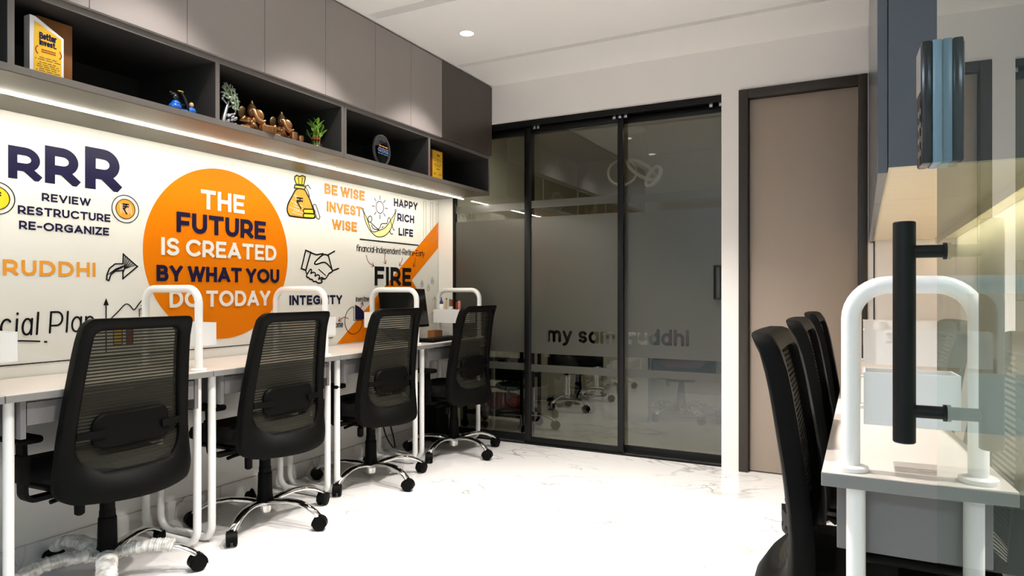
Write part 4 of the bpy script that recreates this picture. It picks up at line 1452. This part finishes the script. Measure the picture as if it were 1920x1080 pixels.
# blue and black figurine
t = thing('figurine', 'blue and black seated figurine with a gold striped horn', 'figurine', (-2.475, 1.81, ZS), 0)
b = MB().ball((0, -.030, .018), (.024, .026, .020), 16).ball((.004, -.030, .030), (.018, .019, .016), 14)
b.ball((.005, .040, .016), (.018, .020, .0175), 16).ball((0, .005, .008), (.022, .035, .009), 14)
b.build('blue_robe', M['blue_gloss'], t, smooth=60)
b = MB().ball((0, -.030, .056), (.014, .014, .017), 14).ball((-.004, -.034, .068), (.015, .018, .010), 12).ball((-.004, -.044, .074), (.008, .012, .005), 10)
b.tube([(.004, -.022, .036), (.006, -.006, .03), (.010, .012, .034)], .006, 8)
b.build('black_head', M['black_gloss'], t, smooth=60)
b = MB().sweep([(.006, -.012, .082), (.010, .002, .055), (.012, .016, .024), (.010, .020, .004)], [(.014 * math.cos(2 * PI * i / 12), .007 * math.sin(2 * PI * i / 12)) for i in range(12)], scale=[.9, .95, .85, .7])
hn = b.build('horn', M['black_gloss'], t, smooth=60)
b = MB().tube([(.014, -.012, .083), (.0175, .003, .056), (.0185, .016, .026)], .0026, 6).ball((.012, -.014, .084), (.006, .014, .003), 10)
b.build('gold_stripe', M['gold'], hn, smooth=60)
MB().ball((.006, .040, .042), (.010, .009, .011), 12).build('tan_head', M['skin_tan'], t, smooth=60)

# silver tree
t = thing('tree_ornament', 'silver tree ornament with pale green star leaves', 'ornament', (-2.50, 2.055, ZS), 0)
b = MB().tube([(0, -.020, .0), (.002, -.026, .025), (0, -.014, .06), (0, -.004, .09), (0, .004, .115)], .0085, 10, scale=[1.5, 1.15, .95, .8, .6])
b.tube([(0, -.006, .085), (.004, .022, .10), (.004, .034, .104)], .004, 8).tube([(0, -.004, .10), (-.002, -.03, .125)], .004, 8)
b.lathe([(.04, 0), (.042, .004), (.03, .009)], (0, 0, 0), 20)
for k in range(16):
    a = R(k * 41)
    b.ball((.010 * math.cos(a), .020 + .016 * math.sin(a * 1.3), .012 + .0036 * k), (.006, .012, .006), 8, Matrix.Rotation(R(35), 3, 'X'))
b.build('trunk', M['silver'], t, smooth=60)
b = MB()
for cy, cz, r in ((.0, .168, .030), (.026, .150, .028), (-.022, .148, .022), (.004, .135, .028), (.036, .126, .024), (.030, .106, .027), (.040, .092, .018), (-.030, .124, .016), (.014, .172, .016), (-.016, .178, .015)):
    for q in range(6):
        a = R(60 * q + 10 * cy * 1000)
        rot = Matrix.Rotation(a, 3, 'X') @ Matrix.Rotation(R(22), 3, 'Y')
        c = rot @ Vector((.004, r * .52, 0))
        b.ball((.006 + c.x + random.uniform(-.012, .012), cy + c.y, cz + c.z), (.0022, r * .52, r * .22), 8, rot)
b.build('foliage', M['leaf_silver'], t, smooth=60)

# two bronze seated elephant-headed musicians
def elephant(label, x, y, s, drum):
    t = thing('elephant_figurine', label, 'figurine', (x, y, ZS), R(-14), 'bronze elephant figurines')
    b = MB()
    b.ball((-.008 * s, 0, .026 * s), (.026 * s, .034 * s, .026 * s), 16)             # belly
    b.ball((-.006 * s, 0, .052 * s), (.019 * s, .027 * s, .020 * s), 14)             # chest
    for sg in (-1, 1):
        b.tube([(-.005 * s, sg * .026 * s, .012 * s), (.014 * s, sg * .046 * s, .013 * s), (.026 * s, sg * .018 * s, .010 * s)], .0115 * s, 12, scale=[1.1, 1.05, .75])
        b.tube([(-.004 * s, sg * .027 * s, .062 * s), (.002 * s, sg * .047 * s, .045 * s), (.026 * s, (sg * .032 + .014) * s, .038 * s)], .0085 * s, 12, scale=[1.1, 1, .8])
        b.ball((.030 * s, (sg * .030 + .016) * s, .038 * s), .0085 * s, 10)
    b.ball((.006 * s, .002 * s, .090 * s), (.020 * s, .021 * s, .022 * s), 16)       # head
    b.ball((.017 * s, .002 * s, .083 * s), (.013 * s, .015 * s, .014 * s), 12)       # cheeks
    b.tube([(.022 * s, .002 * s, .090 * s), (.030 * s, .004 * s, .076 * s), (.034 * s, .010 * s, .060 * s), (.036 * s, .024 * s, .050 * s), (.036 * s, .040 * s, .048 * s), (.035 * s, .050 * s, .054 * s)], .0095 * s, 12, scale=[1.2, 1, .85, .72, .6, .5])
    b.build('body', M['bronze'], t, smooth=60)
    for sg in (-1, 1):
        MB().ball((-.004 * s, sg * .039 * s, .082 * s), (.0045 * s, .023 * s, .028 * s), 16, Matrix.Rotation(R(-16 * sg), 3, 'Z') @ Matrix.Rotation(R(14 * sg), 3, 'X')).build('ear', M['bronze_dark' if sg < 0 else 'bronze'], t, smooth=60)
        MB().ball((.024 * s, sg * .010 * s + .002 * s, .094 * s), .0026 * s, 8).build('eye', M['black_gloss'], t, smooth=60)
    MB().lathe([(.021 * s, .100 * s), (.0225 * s, .105 * s), (.016 * s, .112 * s), (.0165 * s, .117 * s), (.009 * s, .124 * s), (.009 * s, .128 * s), (.003 * s, .140 * s)], (.002 * s, .002 * s, 0), 16).build('crown', M['bronze_dark'], t, smooth=40)
    if drum == 'box':
        d = MB().box((.022 * s, .026 * s, 0), (.054 * s, .096 * s, .032 * s), .003 * s)
        for k in range(5):
            d.box((.054 * s, (.031 + k * .0125) * s, .004 * s), (.0556 * s, (.039 + k * .0125) * s, .028 * s))
        d.build('harmonium', M['bronze'], t, smooth=30)
    else:
        for (dy, r, hh) in ((.052, .021, .040), (.090, .016, .029)):
            MB().lathe([(r * .75 * s, 0), (r * s, hh * .45 * s), (r * .86 * s, hh * .9 * s), (r * .9 * s, hh * s), (r * .6 * s, hh * 1.02 * s)], (.034 * s, dy * s, 0), 20).build('drum', M['bronze'], t, smooth=50)
    return t
elephant('larger bronze elephant-headed figurine playing a box organ', -2.485, 2.170, 1.02, 'box')
elephant('smaller bronze elephant-headed figurine playing two drums', -2.485, 2.348, .96, 'drum')

# lucky bamboo
t = thing('bamboo_plant', 'lucky bamboo stems in a glass bowl with red ribbon', 'plant', (-2.50, 2.60, ZS), 0)
MB().lathe([(.026, .0), (.036, .012), (.038, .022), (.030, .034), (.024, .040), (.027, .044), (.022, .041), (.026, .033), (.034, .022), (.031, .011), (.020, .004)], seg=24).build('glass_bowl', M['clear'], t, smooth=60)
b = MB().ball((0, 0, .015), (.026, .026, .012), 12)
b.build('pebbles', M['bronze'], t, smooth=60)
b = MB()
lv = MB()
for k in range(8):
    a = R(45 * k + 11)
    r1 = .030 + .010 * (k % 3)
    hh = .075 + .016 * ((k * 5) % 4)
    if k in (1, 5): hh, r1 = hh + .045, .014
    p = [(.012 * math.cos(a), .012 * math.sin(a), .012), (.018 * math.cos(a), .018 * math.sin(a), hh * .45), (.7 * r1 * math.cos(a), .7 * r1 * math.sin(a), hh * .8), (r1 * math.cos(a), r1 * math.sin(a), hh)]
    b.tube(p, .0028, 8)
    for q in range(4):
        aa = a + R(90 * q + 25 * k)
        tip = Vector((math.cos(aa), math.sin(aa), .75 + .3 * (q % 2))).normalized()
        rot = tip.to_track_quat('Y', 'Z').to_matrix()
        c = Vector(p[3 - (q % 2)]) + tip * .021
        lv.ball(c, (.0052, .023, .0014), 8, rot)
b.build('stems', M['stem'], t, smooth=60)
lv.build('leaves', M['leaf'], t, smooth=60)
MB().lathe([(.0225, .046), (.026, .050), (.0225, .055)], seg=20).build('ribbon', M['red_ink'], t, smooth=60)
MB().ball((.012, 0, .068), (.006, .008, .008), 10).build('red_charm', M['red_ink'], t, smooth=60)

# round glass award
t = thing('round_award', 'round clear glass award with lines of coloured text', 'award', (-2.475, 3.10, ZS), R(8))
MB().lathe([(.082, -.006), (.0855, -.005), (.0855, .005), (.082, .006)], (0, 0, .0885), 48, 'x').build('glass_disc', M['clear'], t, smooth=30)
MB().sweep([(0, .0875 * math.cos(2 * PI * i / 48), .0885 + .0875 * math.sin(2 * PI * i / 48)) for i in range(48)], [(-.0015, -.007), (.0012, -.007), (.0012, .007), (-.0015, .007)], closed=True, up=(1, 0, 0)).build('bevelled_rim', M['silver'], t, smooth=30)

def rows(b, spec):
    for k, (y0, y1, z, hh) in enumerate(spec):
        n = 18
        for i in range(n):
            if (i * 7 + k * 3) % 6:
                ya = y0 + (y1 - y0) * i / n
                fill(b, FS, [(ya, z), (ya + (y1 - y0) / n * .78, z), (ya + (y1 - y0) / n * .78, z + hh), (ya, z + hh)], .0092, .0004)
b = MB(); rows(b, [(-.035, .035, .125, .014)]); b.build('heading_text', M['navy'], t, smooth=0)
b = MB(); rows(b, [(-.048, .052, .107, .006)]); b.build('orange_text', M['orange_text'], t, smooth=0)
b = MB(); rows(b, [(-.055, .060, .094, .005), (-.058, .062, .084, .005), (-.058, .062, .076, .005), (-.052, .060, .064, .004)]); b.build('small_text', mat('pale_blue_print', (.2, .3, .55), .4), t, smooth=0)

# yellow plaque in a red frame
t = thing('plaque', 'small yellow plaque in a red wooden frame', 'plaque', (-2.50, 3.655, ZS), 0)
MB().box((-.012, -.016, 0), (0, .128, .205), .002).build('frame', M['red_wood'], t)
MB().box((-.03, -.03, 0), (.03, .15, .012), .003).build('foot', M['red_wood'], t)
b = MB()
fill(b, FS, [(.0, .020), (.115, .020), (.115, .200), (.0, .200)], .0008, .0006)
pl = b.build('yellow_plate', M['trophy_yellow'], t, smooth=0)
b = MB()
for k, (y0, y1, z, hh) in enumerate(((.05, .085, .165, .012), (.04, .075, .142, .003), (.018, .10, .132, .003), (.05, .07, .122, .003), (.016, .10, .112, .003), (.016, .102, .104, .003), (.03, .09, .096, .003), (.045, .085, .078, .006), (.012, .04, .05, .003), (.012, .042, .042, .003), (.07, .106, .05, .003), (.07, .106, .042, .003))):
    n = 12
    for i in range(n):
        if (i * 5 + k) % 4:
            ya = y0 + (y1 - y0) * i / n
            fill(b, FS, [(ya, z), (ya + (y1 - y0) / n * .75, z), (ya + (y1 - y0) / n * .75, z + hh), (ya, z + hh)], .0014, .0004)
b.build('plate_print', M['ink'], pl, smooth=0)

# ------------------------------------------------------------------ on and under the monitor desk
t = thing('monitor', 'black flat monitor with its dark screen on the far mural desk', 'monitor', (-2.83, 3.86, ZD + .0005), R(-3))
lean = Matrix.Rotation(R(-9), 4, 'Y')
MB().box((-.03, -.24, .085), (0, .24, .365), .004).xf(lean).build('casing', M['black_plastic'], t)
MB().box((.0004, -.232, .102), (.0014, .232, .357)).xf(lean).build('screen', M['screen'], t)
MB().box((-.035, -.03, .006), (-.015, .03, .16), .003).build('stand_neck', M['black_plastic'], t)
MB().box((-.085, -.10, 0), (.075, .10, .008), .004).build('stand_base', M['black_plastic'], t)
t = thing('keyboard', 'black keyboard at the front of the monitor desk', 'keyboard', (-2.60, 3.90, ZD + .0005), R(4))
MB().box((-.065, -.215, 0), (.065, .215, .017), .004).build('tray', M['black_plastic'], t)
b = MB()
for i in range(5):
    for j in range(15):
        b.box((-.052 + i * .021, -.205 + j * .0275, .0172), (-.052 + i * .021 + .017, -.205 + j * .0275 + .023, .0225))
b.build('keys', M['black_plastic'], t, smooth=0)
t = thing('desk_organizer', 'small brown box under the lower edge of the monitor', 'box', (-2.74, 4.04, ZD + .0005), 0)
b = MB().box((-.03, -.05, 0), (.03, .05, .004))
for a, c in (((-.03, -.05, .004), (-.026, .05, .06)), ((.026, -.05, .004), (.03, .05, .06)), ((-.026, -.05, .004), (.026, -.046, .06)), ((-.026, .046, .004), (.026, .05, .06))):
    b.box(a, c)
b.build('box_body', M['brown_board'], t)
tag(MB().tube(fillet([(-2.88, 3.60, .90), (-2.86, 3.58, .84), (-2.78, 3.585, .79), (-2.70, 3.72, .7665), (-2.68, 3.80, .7665)], .04), .004, 8).build('monitor_cable', M['black_plastic']), 'black cable curling below the monitor onto the desk', 'cable')
# box contents
ZBX = .8715
t = thing('glue_bottle', 'white bottle with navy cap in the hanging box by the glass', 'bottle', (-2.815, 4.235, ZBX), 0)
MB().lathe([(.017, 0), (.019, .003), (.019, .125), (.016, .132), (.012, .136)], seg=20).build('bottle_body', M['white_metal'], t)
MB().lathe([(.0135, .1362), (.0135, .152), (.006, .165), (.003, .188)], seg=16).build('cap', M['blue_cap'], t)
for x, y, hh, m, nm, lb in ((-2.772, 4.24, .17, 'wood', 'pencil', 'pale wooden pencil beside the white bottle'), (-2.748, 4.25, .165, 'teal_cloth', 'pen', 'teal pen beside the brown bottle'),
                            (-2.69, 4.25, .155, 'red_card', 'pen', 'dark red pen beside the pink marker')):
    t = thing(nm, lb, nm, (x, y, ZBX), 0)
    MB().lathe([(.0035, 0), (.0045, .008), (.0045, hh)], seg=10).build('barrel', M[m], t)
    MB().lathe([(.005, hh + .0002), (.005, hh + .008), (.003, hh + .010)], seg=10).build('tip', M['black_plastic'], t)
t = thing('small_bottle', 'small brown topped bottle between pens in the hanging box', 'bottle', (-2.722, 4.225, ZBX), 0)
MB().lathe([(.014, 0), (.015, .002), (.015, .115), (.011, .12)], seg=18).build('bottle_body', M['white_metal'], t)
MB().lathe([(.0145, .1202), (.0145, .168), (.012, .171)], seg=18).build('cap', M['brown_board'], t)
t = thing('marker', 'pink marker at the right of the hanging box', 'marker', (-2.660, 4.24, ZBX), 0)
MB().lathe([(.009, 0), (.010, .002), (.010, .12)], seg=14).build('barrel', M['pink'], t)
MB().lathe([(.011, .1202), (.011, .152), (.008, .160)], seg=14).build('cap', M['pink'], t)
# computer below
t = thing('computer_tower', 'black computer tower on the floor below the monitor desk', 'computer', (-2.84, 4.155, 0), 0)
MB().box((-.09, -.085, .012), (.09, .085, .34), .005).build('case', M['black_plastic'], t)
for k in range(4):
    MB().box((.0905, -.07, .25 + k * .018), (.092, .07, .259 + k * .018)).build('vent', M['black_gloss'], t)
for sx in (-.06, .06):
    MB().box((sx - .02, -.075, 0), (sx + .02, .075, .0118)).build('foot', M['black_plastic'], t)
tag(MB().tube(fillet([(-2.80, 3.60, .56), (-2.80, 3.52, .40), (-2.72, 3.42, .20), (-2.70, 3.52, .06), (-2.78, 3.62, .10), (-2.80, 3.55, .32), (-2.86, 3.70, .5)], .09, 6), .0045, 8).build('power_cable', M['black_plastic']), 'black cable loop hanging under the desks by the third chair', 'cable')

# ------------------------------------------------------------------ the room behind the glass
t = thing('utility_trolley', 'black three tier trolley on castors behind the fixed glass panel', 'trolley', (-2.62, 4.84, 0), 0)
for x in (-.26, .26):
    for y in (-.16, .16):
        MB().box((x - .012, y - .012, .07), (x + .012, y + .012, .80)).build('post', M['black_metal'], t)
        b = MB()
        b.lathe([(.026, -.012), (.032, -.009), (.032, .009), (.026, .012)], (x, y, .032), 18, 'y')
        b.box((x - .008, y - .018, .032), (x + .008, y - .013, .07)).box((x - .008, y + .013, .032), (x + .008, y + .018, .07)).box((x - .012, y - .018, .064), (x + .012, y + .018, .0698))
        b.build('caster', M['black_plastic'], t)
for z in (.12, .41, .64):
    b = MB().box((-.247, -.147, z), (.247, .147, z + .008))
    b.box((-.247, -.172, z - .012), (.247, -.148, z + .022)).box((-.247, .148, z - .012), (.247, .172, z + .022))
    b.build('tier', M['black_metal'], t)
def cushion(c, r, seg=20, amp=.08, seed=0):
    b = MB().ball(c, r, seg)
    rnd = random.Random(seed)
    ph = [rnd.uniform(0, 6) for _ in range(6)]
    for v in b.bm.verts:
        d = v.co - Vector(c)
        k = 1 + amp * (math.sin(d.x * 40 + ph[0]) * math.sin(d.y * 34 + ph[1]) + .6 * math.sin(d.z * 60 + ph[2] + d.x * 25))
        v.co = Vector(c) + d * k
    return b
t = thing('duffel_bag', 'red bag slumped on the bottom tier of the trolley', 'bag', (-2.62, 4.84, .1285), 0)
cushion((0, 0, .075), (.215, .125, .072), 24, .05, 3).build('bag_body', M['red_cloth'], t, smooth=70)
MB().tube(fillet([(-.12, -.06, .13), (-.08, -.09, .20), (.08, -.09, .20), (.12, -.06, .13)], .05), .008, 8).build('bag_handle', M['black_fabric'], t)
t = thing('cloth_bag', 'teal bag lying on top of the red bag', 'bag', (-2.56, 4.87, .283), 0)
cushion((0, 0, .045), (.13, .09, .04), 20, .06, 5).build('bag_body', M['teal_cloth'], t, smooth=70)
MB().tube(fillet([(-.05, -.05, .075), (-.03, -.06, .11), (.04, -.06, .11), (.06, -.05, .075)], .03), .006, 8).build('bag_handle', M['teal_cloth'], t)
t = thing('file_box', 'cream file box on the top tier of the trolley', 'box', (-2.50, 4.84, .649), 0)
MB().box((-.10, -.12, 0), (.10, .12, .11), .002).build('box_body', M['beige'], t)
MB().box((-.103, -.123, .1105), (.103, .123, .135), .002).build('lid', M['beige'], t)
t = thing('device', 'black boxy device on the middle tier of the trolley', 'device', (-2.62, 4.84, .419), 0)
MB().box((-.18, -.12, 0), (.18, .12, .13), .012).build('casing', M['black_plastic'], t)
MB().box((-.12, -.1225, .03), (.12, -.1205, .08)).build('front_panel', M['black_gloss'], t)
t = thing('white_desk', 'narrow white desk behind the middle stile of the glass doors', 'desk', (-1.79, 5.50, 0), 0)
MB().box((-.20, -.01, .72), (.20, 1.0, .745), .002).build('desktop', M['paper'], t)
for y in (0, .96):
    MB().box((-.195, y, 0), (.195, y + .025, .7195), .001).build('leg_panel', M['paper'], t)
t = thing('side_table', 'small white side table beside the dark red chair behind the right glass door', 'table', (-.76, 5.80, 0), 0)
MB().box((-.24, -.24, .40), (.24, .24, .42), .003).build('table_top', M['paper'], t)
for sx in (-.21, .21):
    for sy in (-.21, .21):
        MB().box((sx - .012, sy - .012, 0), (sx + .012, sy + .012, .3998)).build('leg', M['white_metal'], t)
t = thing('carton', 'yellow carton with a dark label on the side table', 'box', (-.77, 5.80, .4205), 0)
MB().box((-.22, -.18, 0), (.22, .18, .24), .002).build('carton_body', M['yellow_card'], t)
MB().box((.08, -.1812, .03), (.20, -.1802, .14)).build('label', M['black_fabric'], t)
t = thing('ring_pendant', 'unlit pendant of interlocking white rings behind the glass doors', 'light', (-1.86, 6.0, ZC), 0)
for c, r, rx, ry in (((-.12, 0, -.40), .13, 70, 15), ((.06, .02, -.38), .15, 25, 40), ((.18, -.02, -.46), .10, 60, -35)):
    b = MB()
    b.sweep([(r * math.cos(2 * PI * i / 48), r * math.sin(2 * PI * i / 48), 0) for i in range(48)], [(-.009, -.014), (.009, -.014), (.009, .014), (-.009, .014)], closed=True, up=(0, 0, 1))
    b.xf(Matrix.Translation(c) @ Matrix.Rotation(R(rx), 4, 'X') @ Matrix.Rotation(R(ry), 4, 'Y'))
    b.build('ring', M['paper'], t)
    MB().tube([(c[0], c[1], c[2] + r * .6), (c[0] * .4, c[1] * .4, -.03)], .0015, 6).build('wire', M['steel'], t)
MB().lathe([(.09, -.03), (.10, -.026), (.10, -.0005)], seg=32).build('canopy', M['paper'], t)
t = thing('carton', 'small white carton on the wall bracket behind the fixed glass panel', 'box', (-2.845, 4.95, 1.66), 0)
MB().box((-.105, -.12, 0), (.12, .12, .10), .002).build('carton_body', M['paper'], t)
b = MB()
for i in range(6):
    b.box((-.085 + i * .033, -.1212, .078), (-.065 + i * .033, -.1202, .092))
b.build('printed_dots', M['yellow'], t)
t = thing('wall_bracket', 'small pale shelf on the side wall behind the fixed glass panel', 'shelf', (XL + .001, 4.95, 1.64), 0)
MB().box((0, -.16, 0), (.24, .16, .018), .002).build('board', M['beige'], t)
for y in (-.12, .12):
    MB().box((0, y - .01, -.12), (.014, y + .01, -.0005)).build('arm', M['steel'], t)
